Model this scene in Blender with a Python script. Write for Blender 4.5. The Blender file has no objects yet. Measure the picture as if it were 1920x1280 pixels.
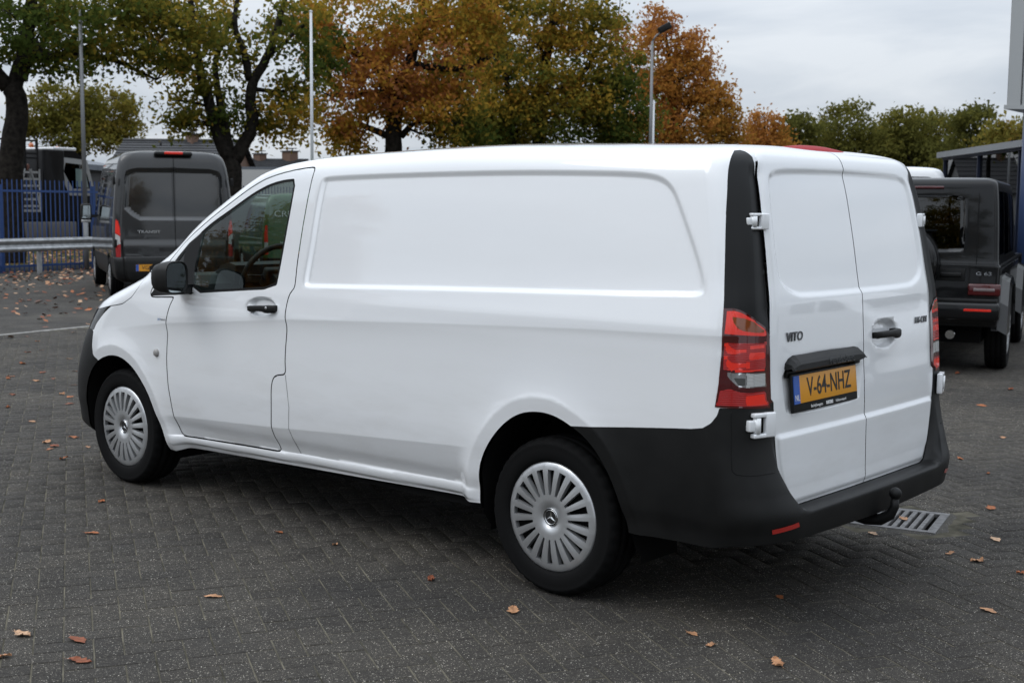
import bpy, bmesh, math, random
import numpy as np
from mathutils import Vector, Matrix, Euler

rnd = random.Random(7)
nrng = np.random.default_rng(11)
scene = bpy.context.scene
COL = scene.collection
R = math.radians

# ------------------------------------------------------------------ camera
cam_d = bpy.data.cameras.new('camera')
cam = bpy.data.objects.new('camera', cam_d)
COL.objects.link(cam)
scene.camera = cam
CAM = Vector((7.4205, -4.9928, 1.6230))
YAW, PITCH, ROLL = R(-41.0836), R(-6.0243), R(0.4601)
_d = Vector((math.sin(YAW) * math.cos(PITCH), math.cos(YAW) * math.cos(PITCH), math.sin(PITCH)))
_r = Vector((math.cos(YAW), -math.sin(YAW), 0))
_u = _r.cross(_d)
_c, _s = math.cos(ROLL), math.sin(ROLL)
CR, CU, CD = _c * _r + _s * _u, -_s * _r + _c * _u, _d
m3 = Matrix((CR, CU, -CD)).transposed()
cam.matrix_world = Matrix.Translation(CAM) @ m3.to_4x4()
cam_d.sensor_width = 36.0
cam_d.lens = 45.19
cam_d.clip_start = 0.1
cam_d.clip_end = 3000
cam_d.dof.use_dof = True
cam_d.dof.focus_distance = 6.2
cam_d.dof.aperture_fstop = 5.6
FPX = 2410.1

def ray(u, v):
    return CD + CR * ((u - 960) / FPX) - CU * ((v - 640) / FPX)
def on_ground(u, v, z=0.0):
    d = ray(u, v)
    return CAM + d * ((z - CAM.z) / d.z)
def at_depth(u, v, dist):
    # point in the place seen at photo pixel (u, v), dist metres from the camera along the ground
    d = ray(u, v)
    return CAM + d * (dist / math.hypot(d.x, d.y))

# ------------------------------------------------------------------ sky and sun (overcast daylight)
SUN_EL, SUN_AZ = R(48), R(238)       # direction the light comes from (azimuth from +X, counter-clockwise)
world = bpy.data.worlds.new('World')
scene.world = world
world.use_nodes = True
wn, wl = world.node_tree.nodes, world.node_tree.links
wn.clear()
def N(tree, typ, **kw):
    n = tree.nodes.new(typ)
    for k, v in kw.items():
        setattr(n, k, v)
    return n
wt = world.node_tree
sky = N(wt, 'ShaderNodeTexSky', sky_type='NISHITA')
sky.sun_disc = False
sky.sun_elevation = SUN_EL
sky.sun_rotation = R(90) - SUN_AZ
sky.air_density, sky.dust_density = 1.0, 2.0
geo = N(wt, 'ShaderNodeTexCoord')
sep = N(wt, 'ShaderNodeSeparateXYZ')
wl.new(geo.outputs['Generated'], sep.inputs[0])
# overcast cloud deck: standard overcast luminance (1 + 2 sin el) / 3, broken by soft cloud structure
mz = N(wt, 'ShaderNodeMath', operation='MAXIMUM'); mz.inputs[1].default_value = 0.0
wl.new(sep.outputs['Z'], mz.inputs[0])
lum = N(wt, 'ShaderNodeMath', operation='MULTIPLY_ADD')
wl.new(mz.outputs[0], lum.inputs[0]); lum.inputs[1].default_value = 2.0; lum.inputs[2].default_value = 1.0
# project direction on a flat cloud layer
dz = N(wt, 'ShaderNodeMath', operation='ADD'); dz.inputs[1].default_value = 0.10
wl.new(mz.outputs[0], dz.inputs[0])
px = N(wt, 'ShaderNodeMath', operation='DIVIDE'); py = N(wt, 'ShaderNodeMath', operation='DIVIDE')
wl.new(sep.outputs['X'], px.inputs[0]); wl.new(dz.outputs[0], px.inputs[1])
wl.new(sep.outputs['Y'], py.inputs[0]); wl.new(dz.outputs[0], py.inputs[1])
comb = N(wt, 'ShaderNodeCombineXYZ')
wl.new(px.outputs[0], comb.inputs[0]); wl.new(py.outputs[0], comb.inputs[1])
cn = N(wt, 'ShaderNodeTexNoise'); cn.inputs['Scale'].default_value = 0.8; cn.inputs['Detail'].default_value = 6
cn.inputs['Roughness'].default_value = 0.52; cn.inputs['Distortion'].default_value = 0.5
wl.new(comb.outputs[0], cn.inputs['Vector'])
ramp = N(wt, 'ShaderNodeValToRGB')
ramp.color_ramp.elements[0].position = 0.37; ramp.color_ramp.elements[0].color = (0.545, 0.605, 0.685, 1)
ramp.color_ramp.elements[1].position = 0.63; ramp.color_ramp.elements[1].color = (0.745, 0.79, 0.845, 1)
wl.new(cn.outputs['Fac'], ramp.inputs[0])
cl = N(wt, 'ShaderNodeMix', data_type='RGBA', blend_type='MULTIPLY')
cl.inputs['Factor'].default_value = 1.0
wl.new(ramp.outputs[0], cl.inputs['A']); wl.new(lum.outputs[0], cl.inputs['B'])
sc10 = N(wt, 'ShaderNodeVectorMath', operation='SCALE'); sc10.inputs['Scale'].default_value = 8.1
wl.new(cl.outputs['Result'], sc10.inputs[0])
mixs = N(wt, 'ShaderNodeMix', data_type='RGBA'); mixs.inputs['Factor'].default_value = 0.94
wl.new(sky.outputs[0], mixs.inputs['A']); wl.new(sc10.outputs[0], mixs.inputs['B'])
bg = N(wt, 'ShaderNodeBackground'); bg.inputs['Strength'].default_value = 0.1
wl.new(mixs.outputs['Result'], bg.inputs['Color'])
wo = N(wt, 'ShaderNodeOutputWorld')
wl.new(bg.outputs[0], wo.inputs[0])

sun_d = bpy.data.lights.new('sun', 'SUN')
sun_d.energy = 0.75
sun_d.angle = R(35)
sun_d.color = (1.0, 0.985, 0.965)
sun = bpy.data.objects.new('sun', sun_d)
COL.objects.link(sun)
_sd = Vector((math.cos(SUN_EL) * math.cos(SUN_AZ), math.cos(SUN_EL) * math.sin(SUN_AZ), math.sin(SUN_EL)))
sun.rotation_euler = _sd.to_track_quat('Z', 'Y').to_euler()
sun.location = _sd * 30

scene.view_settings.view_transform = 'Standard'
scene.view_settings.look = 'None'
scene.view_settings.exposure = 0.12
scene.view_settings.gamma = 1.0
scene.view_settings.use_curve_mapping = False
scene.render.engine = 'CYCLES'
scene.cycles.use_denoising = True
scene.cycles.max_bounces = 6
scene.cycles.transparent_max_bounces = 12
scene.cycles.caustics_reflective = False
scene.cycles.caustics_refractive = False

# ------------------------------------------------------------------ helpers
def tag(o, label=None, cat=None, group=None, kind=None):
    if label: o['label'] = label
    if cat: o['category'] = cat
    if group: o['group'] = group
    if kind: o['kind'] = kind
    return o
def empty(name, loc=(0, 0, 0), rz=0.0):
    o = bpy.data.objects.new(name, None)
    COL.objects.link(o)
    o.location = loc
    o.rotation_euler = (0, 0, rz)
    o.empty_display_size = 0.2
    return o
def link(name, me, mat=None, parent=None):
    o = bpy.data.objects.new(name, me)
    COL.objects.link(o)
    if mat is not None:
        me.materials.clear(); me.materials.append(mat)
    if parent is not None: o.parent = parent
    return o
def copy_tree(o, parent=None):
    c = o.copy()
    COL.objects.link(c)
    c.parent = parent
    for ch in list(o.children):
        copy_tree(ch, c)
    return c
def mesh_from(verts, faces, smooth=False, normals=None, name='mesh'):
    me = bpy.data.meshes.new(name)
    me.from_pydata([tuple(map(float, v)) for v in verts], [], [list(map(int, f)) for f in faces])
    me.update()
    if smooth:
        me.polygons.foreach_set('use_smooth', [True] * len(me.polygons))
    if normals is not None:
        me.normals_split_custom_set_from_vertices([tuple(map(float, n)) for n in normals])
    return me
def quads_mesh(V, F, smooth=False, name='mesh'):
    # fast path for big numpy meshes; F is (n, k)
    me = bpy.data.meshes.new(name)
    n, k = F.shape
    me.vertices.add(len(V)); me.vertices.foreach_set('co', np.ascontiguousarray(V, dtype=np.float32).ravel())
    me.loops.add(n * k); me.loops.foreach_set('vertex_index', np.ascontiguousarray(F, dtype=np.int32).ravel())
    me.polygons.add(n)
    me.polygons.foreach_set('loop_start', np.arange(0, n * k, k, dtype=np.int32))
    if smooth: me.polygons.foreach_set('use_smooth', np.ones(n, dtype=bool))
    me.update(calc_edges=True)
    return me

class MB:
    """collects simple shapes; build() links them as one mesh object"""
    def __init__(s): s.v, s.f, s.sm = [], [], []
    def add(s, V, F, M=None, smooth=False):
        b = len(s.v)
        for p in V:
            p = Vector(p)
            s.v.append(tuple(M @ p) if M is not None else tuple(p))
        for f in F:
            s.f.append([b + i for i in f]); s.sm.append(smooth)
        return s
    def box(s, c, size, M=None, bev=0.0):
        c = Vector(c); h = Vector(size) * 0.5
        if bev <= 0:
            V = [c + Vector((x * h.x, y * h.y, z * h.z)) for x in (-1, 1) for y in (-1, 1) for z in (-1, 1)]
            F = [(0, 1, 3, 2), (4, 6, 7, 5), (0, 4, 5, 1), (2, 3, 7, 6), (0, 2, 6, 4), (1, 5, 7, 3)]
            return s.add(V, F, M)
        bm = bmesh.new()
        bmesh.ops.create_cube(bm, size=1.0)
        for v in bm.verts: v.co = Vector((v.co.x * size[0], v.co.y * size[1], v.co.z * size[2])) + c
        bmesh.ops.bevel(bm, geom=bm.edges[:], offset=bev, segments=3, affect='EDGES', profile=0.5)
        bm.verts.index_update()
        s.add([v.co.copy() for v in bm.verts], [[v.index for v in f.verts] for f in bm.faces], M, True)
        bm.free()
        return s
    def bar(s, a, b, w, t=None, up=(0, 0, 1)):
        a, b = Vector(a), Vector(b); t = t or w
        z = (b - a); L = z.length; z.normalize()
        x = z.cross(Vector(up))
        if x.length < 1e-4: x = z.cross(Vector((1, 0, 0)))
        x.normalize(); y = z.cross(x)
        M = Matrix((x, y, z)).transposed().to_4x4(); M.translation = (a + b) / 2
        return s.box((0, 0, 0), (w, t, L), M)
    def tube(s, pts, rad, n=8, cap=True, smooth=True):
        pts = [Vector(p) for p in pts]
        rs = rad if hasattr(rad, '__len__') else [rad] * len(pts)
        b = len(s.v); up = Vector((0, 0, 1)); px_ = None
        for i, p in enumerate(pts):
            t = (pts[min(i + 1, len(pts) - 1)] - pts[max(i - 1, 0)]).normalized()
            if px_ is None:
                x = t.cross(up)
                if x.length < 1e-3: x = t.cross(Vector((1, 0, 0)))
            else: x = px_ - t * px_.dot(t)
            x.normalize(); y = t.cross(x); px_ = x
            for k in range(n):
                a = 2 * math.pi * k / n
                s.v.append(tuple(p + (x * math.cos(a) + y * math.sin(a)) * rs[i]))
        for i in range(len(pts) - 1):
            for k in range(n):
                s.f.append([b + i * n + k, b + i * n + (k + 1) % n, b + (i + 1) * n + (k + 1) % n, b + (i + 1) * n + k]); s.sm.append(smooth)
        if cap:
            s.f.append([b + k for k in range(n)][::-1]); s.sm.append(False)
            e = b + (len(pts) - 1) * n
            s.f.append([e + k for k in range(n)]); s.sm.append(False)
        return s
    def lathe(s, prof, n=48, M=None, a0=0.0, a1=2 * math.pi, smooth=True):
        """prof: (radius, height) pairs about local Y axis (wheel axle)"""
        full = abs(a1 - a0 - 2 * math.pi) < 1e-6
        m = n if full else n + 1
        b = len(s.v)
        for (r_, h_) in prof:
            for k in range(m):
                a = a0 + (a1 - a0) * k / n
                p = Vector((r_ * math.cos(a), h_, r_ * math.sin(a)))
                s.v.append(tuple(M @ p) if M is not None else tuple(p))
        for i in range(len(prof) - 1):
            for k in range(n):
                k2 = (k + 1) % m
                s.f.append([b + i * m + k, b + i * m + k2, b + (i + 1) * m + k2, b + (i + 1) * m + k]); s.sm.append(smooth)
        return s
    def prism(s, poly, a, b, axis='y', M=None, cap=True):
        """extrude a 2D polygon (u,v) along an axis from a to b"""
        def P(u, v, w):
            return {'y': (u, w, v), 'x': (w, u, v), 'z': (u, v, w)}[axis]
        n = len(poly)
        V = [P(u, v, a) for u, v in poly] + [P(u, v, b) for u, v in poly]
        F = [[i, (i + 1) % n, n + (i + 1) % n, n + i] for i in range(n)]
        if cap: F += [list(range(n))[::-1], list(range(n, 2 * n))]
        return s.add(V, F, M)
    def mesh(s):
        me = bpy.data.meshes.new('mesh')
        me.from_pydata(s.v, [], s.f)
        me.polygons.foreach_set('use_smooth', s.sm)
        me.update()
        bm = bmesh.new(); bm.from_mesh(me)
        bmesh.ops.recalc_face_normals(bm, faces=bm.faces[:])
        bm.to_mesh(me); bm.free()
        return me
    def build(s, name, mat, parent=None):
        return link(name, s.mesh(), mat, parent)

def text_obj(name, body, size, mat, parent, M, extrude=0.0015, sx=1.0, align='CENTER', offset=0.0, shear=0.0):
    """flat raised lettering; M places local X = reading direction, Y = up, Z = out of the surface"""
    cu = bpy.data.curves.new('lettering', 'FONT')
    cu.body = body; cu.size = size; cu.extrude = extrude; cu.align_x = align; cu.align_y = 'CENTER'
    cu.offset = offset; cu.shear = shear; cu.resolution_u = 3
    t = bpy.data.objects.new('tmp_text', cu)
    COL.objects.link(t)
    dg = bpy.context.evaluated_depsgraph_get()
    me = bpy.data.meshes.new_from_object(t.evaluated_get(dg))
    bpy.data.objects.remove(t); bpy.data.curves.remove(cu)
    me.transform(M @ Matrix.Diagonal((sx, 1, 1, 1)))
    return link(name, me, mat, parent)
def frame(origin, xdir, updir):
    x = Vector(xdir).normalized(); z = x.cross(Vector(updir)).normalized(); y = z.cross(x)
    M = Matrix((x, y, z)).transposed().to_4x4(); M.translation = Vector(origin)
    return M

# ------------------------------------------------------------------ materials
def mat(name, col, rough=0.5, metal=0.0, coat=0.0, spec=0.5, coat_rough=0.03, emit=None, trans=0.0):
    m = bpy.data.materials.new(name); m.use_nodes = True
    p = m.node_tree.nodes['Principled BSDF']
    p.inputs['Base Color'].default_value = (*col, 1)
    p.inputs['Roughness'].default_value = rough
    p.inputs['Metallic'].default_value = metal
    p.inputs['Coat Weight'].default_value = coat
    p.inputs['Coat Roughness'].default_value = coat_rough
    p.inputs['Specular IOR Level'].default_value = spec
    p.inputs['Transmission Weight'].default_value = trans
    if emit:
        p.inputs['Emission Color'].default_value = (*emit[0], 1); p.inputs['Emission Strength'].default_value = emit[1]
    return m
def nodes(m): return m.node_tree, m.node_tree.nodes, m.node_tree.links, m.node_tree.nodes['Principled BSDF']
def noise_col(m, c1, c2, scale, detail=4, lo=0.35, hi=0.65, coord='Object', rough=None):
    t, n, l, p = nodes(m)
    tc = n.new('ShaderNodeTexCoord'); no = n.new('ShaderNodeTexNoise'); ra = n.new('ShaderNodeValToRGB')
    no.inputs['Scale'].default_value = scale; no.inputs['Detail'].default_value = detail
    l.new(tc.outputs[coord], no.inputs['Vector']); l.new(no.outputs['Fac'], ra.inputs[0])
    ra.color_ramp.elements[0].position = lo; ra.color_ramp.elements[0].color = (*c1, 1)
    ra.color_ramp.elements[1].position = hi; ra.color_ramp.elements[1].color = (*c2, 1)
    l.new(ra.outputs[0], p.inputs['Base Color'])
    return ra
def bump(m, scale, strength=0.2, dist=0.002, detail=3, coord='Object'):
    t, n, l, p = nodes(m)
    tc = n.new('ShaderNodeTexCoord'); no = n.new('ShaderNodeTexNoise'); b = n.new('ShaderNodeBump')
    no.inputs['Scale'].default_value = scale; no.inputs['Detail'].default_value = detail
    b.inputs['Strength'].default_value = strength; b.inputs['Distance'].default_value = dist
    l.new(tc.outputs[coord], no.inputs['Vector']); l.new(no.outputs['Fac'], b.inputs['Height']); l.new(b.outputs[0], p.inputs['Normal'])
def glass_mat(name, tint, refl_rough=0.0):
    """thin automotive glass: tinted see-through pane with a fresnel reflection"""
    m = bpy.data.materials.new(name); m.use_nodes = True
    t = m.node_tree; t.nodes.clear()
    tr = t.nodes.new('ShaderNodeBsdfTransparent'); tr.inputs[0].default_value = (*tint, 1)
    gl = t.nodes.new('ShaderNodeBsdfGlossy'); gl.inputs['Roughness'].default_value = refl_rough
    ge = t.nodes.new('ShaderNodeNewGeometry'); dt = t.nodes.new('ShaderNodeVectorMath'); dt.operation = 'DOT_PRODUCT'
    t.links.new(ge.outputs['Incoming'], dt.inputs[0]); t.links.new(ge.outputs['Normal'], dt.inputs[1])
    def mth(op, a_, b_=None):
        q = t.nodes.new('ShaderNodeMath'); q.operation = op
        for i_, v_ in enumerate((a_, b_)):
            if v_ is None: continue
            if isinstance(v_, (int, float)): q.inputs[i_].default_value = v_
            else: t.links.new(v_, q.inputs[i_])
        return q.outputs[0]
    fres = mth('ADD', mth('MULTIPLY', mth('POWER', mth('SUBTRACT', 1.0, mth('ABSOLUTE', dt.outputs['Value'])), 5.0), .92), .08)
    mx = t.nodes.new('ShaderNodeMixShader'); o = t.nodes.new('ShaderNodeOutputMaterial')
    t.links.new(fres, mx.inputs[0]); t.links.new(tr.outputs[0], mx.inputs[1]); t.links.new(gl.outputs[0], mx.inputs[2])
    t.links.new(mx.outputs[0], o.inputs[0])
    return m

M_WHITE = mat('white_paint', (0.80, 0.815, 0.835), 0.35, coat=1.0)
# faint road film on the white paint, heavier low down, broken by streaky noise
_t, _n, _l, _p = nodes(M_WHITE)
_tc = _n.new('ShaderNodeTexCoord'); _mp = _n.new('ShaderNodeMapping'); _mp.inputs['Scale'].default_value = (1.2, 1.2, 5.0); _no = _n.new('ShaderNodeTexNoise'); _no.inputs['Scale'].default_value = 2.2; _no.inputs['Detail'].default_value = 7; _no.inputs['Roughness'].default_value = .65
_l.new(_tc.outputs['Object'], _mp.inputs[0]); _l.new(_mp.outputs[0], _no.inputs['Vector'])
_sp = _n.new('ShaderNodeSeparateXYZ'); _l.new(_tc.outputs['Object'], _sp.inputs[0])
_mr = _n.new('ShaderNodeMapRange'); _mr.inputs['From Min'].default_value = .95; _mr.inputs['From Max'].default_value = .30; _mr.inputs['To Min'].default_value = .03; _mr.inputs['To Max'].default_value = .30; _l.new(_sp.outputs['Z'], _mr.inputs['Value'])
_rp = _n.new('ShaderNodeValToRGB'); _rp.color_ramp.elements[0].position = .42; _rp.color_ramp.elements[1].position = .72; _l.new(_no.outputs['Fac'], _rp.inputs[0])
_mu = _n.new('ShaderNodeMath'); _mu.operation = 'MULTIPLY'; _l.new(_rp.outputs[0], _mu.inputs[0]); _l.new(_mr.outputs[0], _mu.inputs[1])
_mx = _n.new('ShaderNodeMix'); _mx.data_type = 'RGBA'; _mx.inputs['A'].default_value = (.80, .815, .835, 1); _mx.inputs['B'].default_value = (.42, .40, .36, 1)
_l.new(_mu.outputs[0], _mx.inputs['Factor']); _l.new(_mx.outputs['Result'], _p.inputs['Base Color'])
M_WHITE.node_tree.nodes['Principled BSDF'].inputs['Coat IOR'].default_value = 1.65
M_BLACKPL = mat('black_plastic', (0.0055, 0.0058, 0.006), 0.5, spec=0.28); bump(M_BLACKPL, 900, 0.12, 0.0006); noise_col(M_BLACKPL, (.0042, .0044, .0046), (.0085, .0086, .0086), 7, 6, .35, .7)
M_PILLAR = mat('satin_black_trim', (0.0055, 0.0058, 0.0063), 0.42, spec=0.26); bump(M_PILLAR, 700, 0.1, 0.0006)
M_SEAL = mat('rubber_seal', (0.006, 0.006, 0.006), 0.7, spec=0.2)
M_RUBBER = mat('tyre_rubber', (0.0048, 0.0048, 0.005), 0.8, spec=0.14); bump(M_RUBBER, 300, 0.2, 0.001)
M_DARK = mat('dark_lining', (0.006, 0.006, 0.006), 0.9, spec=0.1)
M_SILVER = mat('silver_painted_trim', (0.56, 0.57, 0.58), 0.34, metal=0.7)
M_CHROME = mat('chrome', (0.62, 0.63, 0.64), 0.12, metal=1.0)
M_GLASS = glass_mat('window_glass', (0.58, 0.66, 0.63))
M_DKGLASS = glass_mat('dark_tinted_glass', (0.045, 0.05, 0.055))
M_MIRROR = mat('mirror_glass', (0.5, 0.56, 0.58), 0.02, metal=1.0)
M_RED = mat('red_lens', (0.34, 0.006, 0.006), 0.15, coat=.5)
M_REDB = mat('bright_red_lens', (0.80, 0.030, 0.015), 0.15, coat=.5)
M_REDD = mat('deep_red_lens', (0.060, 0.003, 0.004), 0.12, coat=.7)
M_AMBER = mat('amber_lens', (0.20, 0.045, 0.006), 0.15, coat=1.0)
M_CLEAR = mat('clear_lens', (0.58, 0.58, 0.57), 0.18, coat=1.0)
M_PLATE = mat('number_plate_yellow', (0.66, 0.285, 0.018), 0.35)
M_PLBLUE = mat('plate_blue', (0.028, 0.10, 0.40), 0.35)
M_PLTXT = mat('plate_black', (0.012, 0.012, 0.012), 0.5)
M_WTXT = mat('print_white', (0.75, 0.75, 0.75), 0.5)
M_GTXT = mat('print_grey', (0.12, 0.125, 0.13), 0.4)
M_DASH = mat('dashboard_plastic', (0.012, 0.0125, 0.013), 0.6); bump(M_DASH, 500, 0.2, 0.001)
M_SEAT = mat('seat_fabric', (0.012, 0.012, 0.014), 0.95)

# ------------------------------------------------------------------ body shell: a closed loft that is cut along outlines
def pchip_table(keys):
    K = np.array(keys, float)
    t = np.concatenate([[0], np.cumsum(np.sqrt((np.diff(K[:, 0])) ** 2 + np.diff(K[:, 1]) ** 2 + (0.12 * np.diff(K[:, 2])) ** 2 + 1e-6))])
    h = np.diff(t)[:, None]; dl = np.diff(K, axis=0) / h
    D = np.zeros_like(K)
    w1 = 2 * h[1:] + h[:-1]; w2 = h[1:] + 2 * h[:-1]
    a, b = dl[:-1], dl[1:]
    with np.errstate(divide='ignore', invalid='ignore'):
        hm = (w1 + w2) / (w1 / a + w2 / b)
    D[1:-1] = np.where(a * b > 0, hm, 0); D[0] = dl[0]; D[-1] = dl[-1]
    return t, K, np.nan_to_num(D)
def pchip_eval(tab, T):
    t, K, D = tab
    i = np.clip(np.searchsorted(t, T, side='right') - 1, 0, len(t) - 2)
    h = (t[i + 1] - t[i]); q = np.clip((T - t[i]) / h, 0, 1)[:, None]; h = h[:, None]
    return (K[i] * (2 * q ** 3 - 3 * q ** 2 + 1) + D[i] * h * (q ** 3 - 2 * q ** 2 + q) + K[i + 1] * (-2 * q ** 3 + 3 * q ** 2) + D[i + 1] * h * (q ** 3 - q ** 2))
def sstep(a, b, x):
    q = np.clip((x - a) / (b - a), 0, 1)
    return q * q * (3 - 2 * q)
def interp(x, pts):
    xs, ys = zip(*pts)
    if xs[0] > xs[-1]: xs, ys = xs[::-1], ys[::-1]
    return np.interp(x, xs, ys)
def chaikin(pts, it=2, closed=True):
    P = np.array(pts, float)
    for _ in range(it):
        A = P if closed else P[:-1]
        B = np.roll(P, -1, 0) if closed else P[1:]
        Q = np.empty((2 * len(A), 2)); Q[0::2] = A * 0.75 + B * 0.25; Q[1::2] = A * 0.25 + B * 0.75
        if not closed: Q = np.vstack([P[:1], Q, P[-1:]])
        P = Q
    return P
def smooth_poly(pts, step=.03, it=3):
    P = np.array(pts, float); out = []
    for i in range(len(P)):
        q, r_ = P[i], P[(i + 1) % len(P)]; n = max(1, int(np.hypot(*(r_ - q)) / step))
        for k in range(n): out.append(q + (r_ - q) * k / n)
    P = np.array(out)
    for _ in range(it): P = P * .5 + (np.roll(P, 1, 0) + np.roll(P, -1, 0)) * .25
    return P
def catmull(pts, n=6, closed=False):
    P = np.array(pts, float); out = []
    m = len(P)
    for i in range(m if closed else m - 1):
        p0 = P[(i - 1) % m] if (closed or i > 0) else P[0]; p1 = P[i]; p2 = P[(i + 1) % m]
        p3 = P[(i + 2) % m] if (closed or i + 2 < m) else P[-1]
        for k in range(n):
            t = k / n
            out.append(0.5 * ((2 * p1) + (-p0 + p2) * t + (2 * p0 - 5 * p1 + 4 * p2 - p3) * t * t + (-p0 + 3 * p1 - 3 * p2 + p3) * t ** 3))
    if not closed: out.append(P[-1])
    return np.array(out)
def sdf(px, pz, poly, far=0.4):
    """signed distance to a polygon, negative inside (clamped to +far away from it)"""
    poly = np.asarray(poly, float)
    out = np.full(px.shape, far)
    lo, hi = poly.min(0) - far, poly.max(0) + far
    m = (px > lo[0]) & (px < hi[0]) & (pz > lo[1]) & (pz < hi[1])
    x, z = px[m], pz[m]
    d = np.full(x.shape, 1e9); s = np.ones(x.shape)
    n = len(poly)
    for i in range(n):
        a, b = poly[i], poly[i - 1]
        ex, ez = b[0] - a[0], b[1] - a[1]
        wx, wz = x - a[0], z - a[1]
        q = np.clip((wx * ex + wz * ez) / (ex * ex + ez * ez + 1e-18), 0, 1)
        dx, dz_ = wx - ex * q, wz - ez * q
        d = np.minimum(d, dx * dx + dz_ * dz_)
        c1, c2, c3 = z >= a[1], z < b[1], ex * wz > ez * wx
        flip = (c1 & c2 & c3) | (~c1 & ~c2 & ~c3)
        s = np.where(flip, -s, s)
    out[m] = np.minimum(s * np.sqrt(d), far)
    return out

class Shell:
    def __init__(s, keys, nseg=(16, 14, 150, 14, 14), dt=0.014, bow=0.03, rc=None, disp=None, ry=1.0):
        s.ry = ry; s.tab = pchip_table(keys); s.bow = bow; s.rc = rc; s.disp = disp
        tmax = s.tab[0][-1]; nt = int(tmax / dt)
        S = np.concatenate([k + np.arange(n) / n for k, n in enumerate(nseg)] + [[5.0]])
        T = np.linspace(0, tmax, nt + 1)
        s.tmax = tmax
        SS, TT = np.meshgrid(S, T)
        s.S, s.T = SS.ravel(), TT.ravel()
        ns = len(S)
        jj, ii = np.meshgrid(np.arange(nt), np.arange(ns - 1), indexing='ij')
        a = (jj * ns + ii).ravel()
        q = np.stack([a, a + 1, a + ns + 1, a + ns], 1)
        s.FA = np.concatenate([q, np.repeat(q[:, :1], 6, 1)], 1)      # padded with the first corner
        s.FN = np.full(len(q), 4)
    def base(s, S, T):
        z, w, xf, rf, xr, rr = pchip_eval(s.tab, T).T
        ry = np.minimum(rr * s.ry, w * 0.98); rr = np.minimum(rr, w * 0.98); rf = np.minimum(rf, w * 0.98)
        k = np.clip(np.floor(S), 0, 4); f = S - k
        a = f * np.pi / 2; ca, sa = np.cos(a), np.sin(a)
        x = np.select([k == 0, k == 1, k == 2, k == 3], [xr, xr - rr * (1 - ca), (xr - rr) + (xf + rf - xr + rr) * f, xf + rf * (1 - sa)], xf)
        y = np.select([k == 0, k == 1, k == 2, k == 3], [-(w - ry) * f, -(w - ry) - ry * sa, -w, -(w - rf) - rf * ca], -(w - rf) * (1 - f))
        rw = np.select([k <= 1, k == 2], [np.ones_like(f), 1 - f], 0.0)
        x = x - s.bow * (y / 0.7) ** 2 * rw
        if s.rc is not None: z = z + s.rc(x, y, z)
        return np.stack([x, y, z], -1)
    def nrm(s, S, T, fn):
        hs, ht = 0.004, 0.003
        S0, S1 = np.clip(S - hs, 0, 5), np.clip(S + hs, 0, 5)
        T0, T1 = np.clip(T - ht, 0, s.tmax), np.clip(T + ht, 0, s.tmax)
        n = np.cross(fn(S1, T) - fn(S0, T), fn(S, T1) - fn(S, T0))
        l = np.linalg.norm(n, axis=1); bad = l < 1e-12
        n[bad] = (0, 0, -1); l[bad] = 1
        return -n / l[:, None]
    def full(s, side=1):
        def fn(S, T):
            P = s.base(S, T)
            if s.disp is None: return P
            return P + s.nrm(S, T, s.base) * s.disp(P, S, side)[:, None]
        return fn
    def cut(s, g, eps=6e-4):
        val = g(s.base(s.S, s.T), s.S)
        val = np.where(np.abs(val) < eps, 0, val)
        fv = val[s.FA]
        mixed = (fv.min(1) < 0) & (fv.max(1) > 0)
        vl = val.tolist(); cache = {}; A, B = [], []; base = len(vl); nf = []
        for f, n_ in zip(s.FA[mixed].tolist(), s.FN[mixed].tolist()):
            f = f[:n_]; p, q = [], []
            for k, i in enumerate(f):
                j = f[(k + 1) % n_]; a, b = vl[i], vl[j]
                if a >= 0: p.append(i)
                if a <= 0: q.append(i)
                if a * b < 0:
                    key = (i, j) if i < j else (j, i)
                    c = cache.get(key)
                    if c is None:
                        c = base + len(A); cache[key] = c; A.append(key[0]); B.append(key[1])
                    p.append(c); q.append(c)
            if len(p) > 2: nf.append(p)
            if len(q) > 2: nf.append(q)
        if nf:
            # very long outlines are fanned so that every face fits the padded table
            nf2 = []
            for f in nf:
                while len(f) > 10: nf2.append([f[0]] + f[-2:]); f = f[:-1]
                nf2.append(f)
            s.FA = np.concatenate([s.FA[~mixed], np.array([f + [f[0]] * (10 - len(f)) for f in nf2])])
            s.FN = np.concatenate([s.FN[~mixed], np.array([len(f) for f in nf2])])
        if A:
            A, B = np.array(A), np.array(B)
            lo, hi = np.zeros(len(A)), np.ones(len(A)); sa = np.sign(val[A])
            for _ in range(14):
                m = (lo + hi) / 2
                Sm, Tm = s.S[A] * (1 - m) + s.S[B] * m, s.T[A] * (1 - m) + s.T[B] * m
                gm = np.sign(g(s.base(Sm, Tm), Sm))
                same = gm == sa
                lo = np.where(same, m, lo); hi = np.where(same, hi, m)
            m = (lo + hi) / 2
            s.S = np.concatenate([s.S, s.S[A] * (1 - m) + s.S[B] * m])
            s.T = np.concatenate([s.T, s.T[A] * (1 - m) + s.T[B] * m])
    def regions(s, fn):
        pad = 10 - s.FN
        cs = (s.S[s.FA].sum(1) - pad * s.S[s.FA[:, 0]]) / s.FN
        ct = (s.T[s.FA].sum(1) - pad * s.T[s.FA[:, 0]]) / s.FN
        s.reg = fn(s.base(cs, ct), cs)
        s.faces = None
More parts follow.
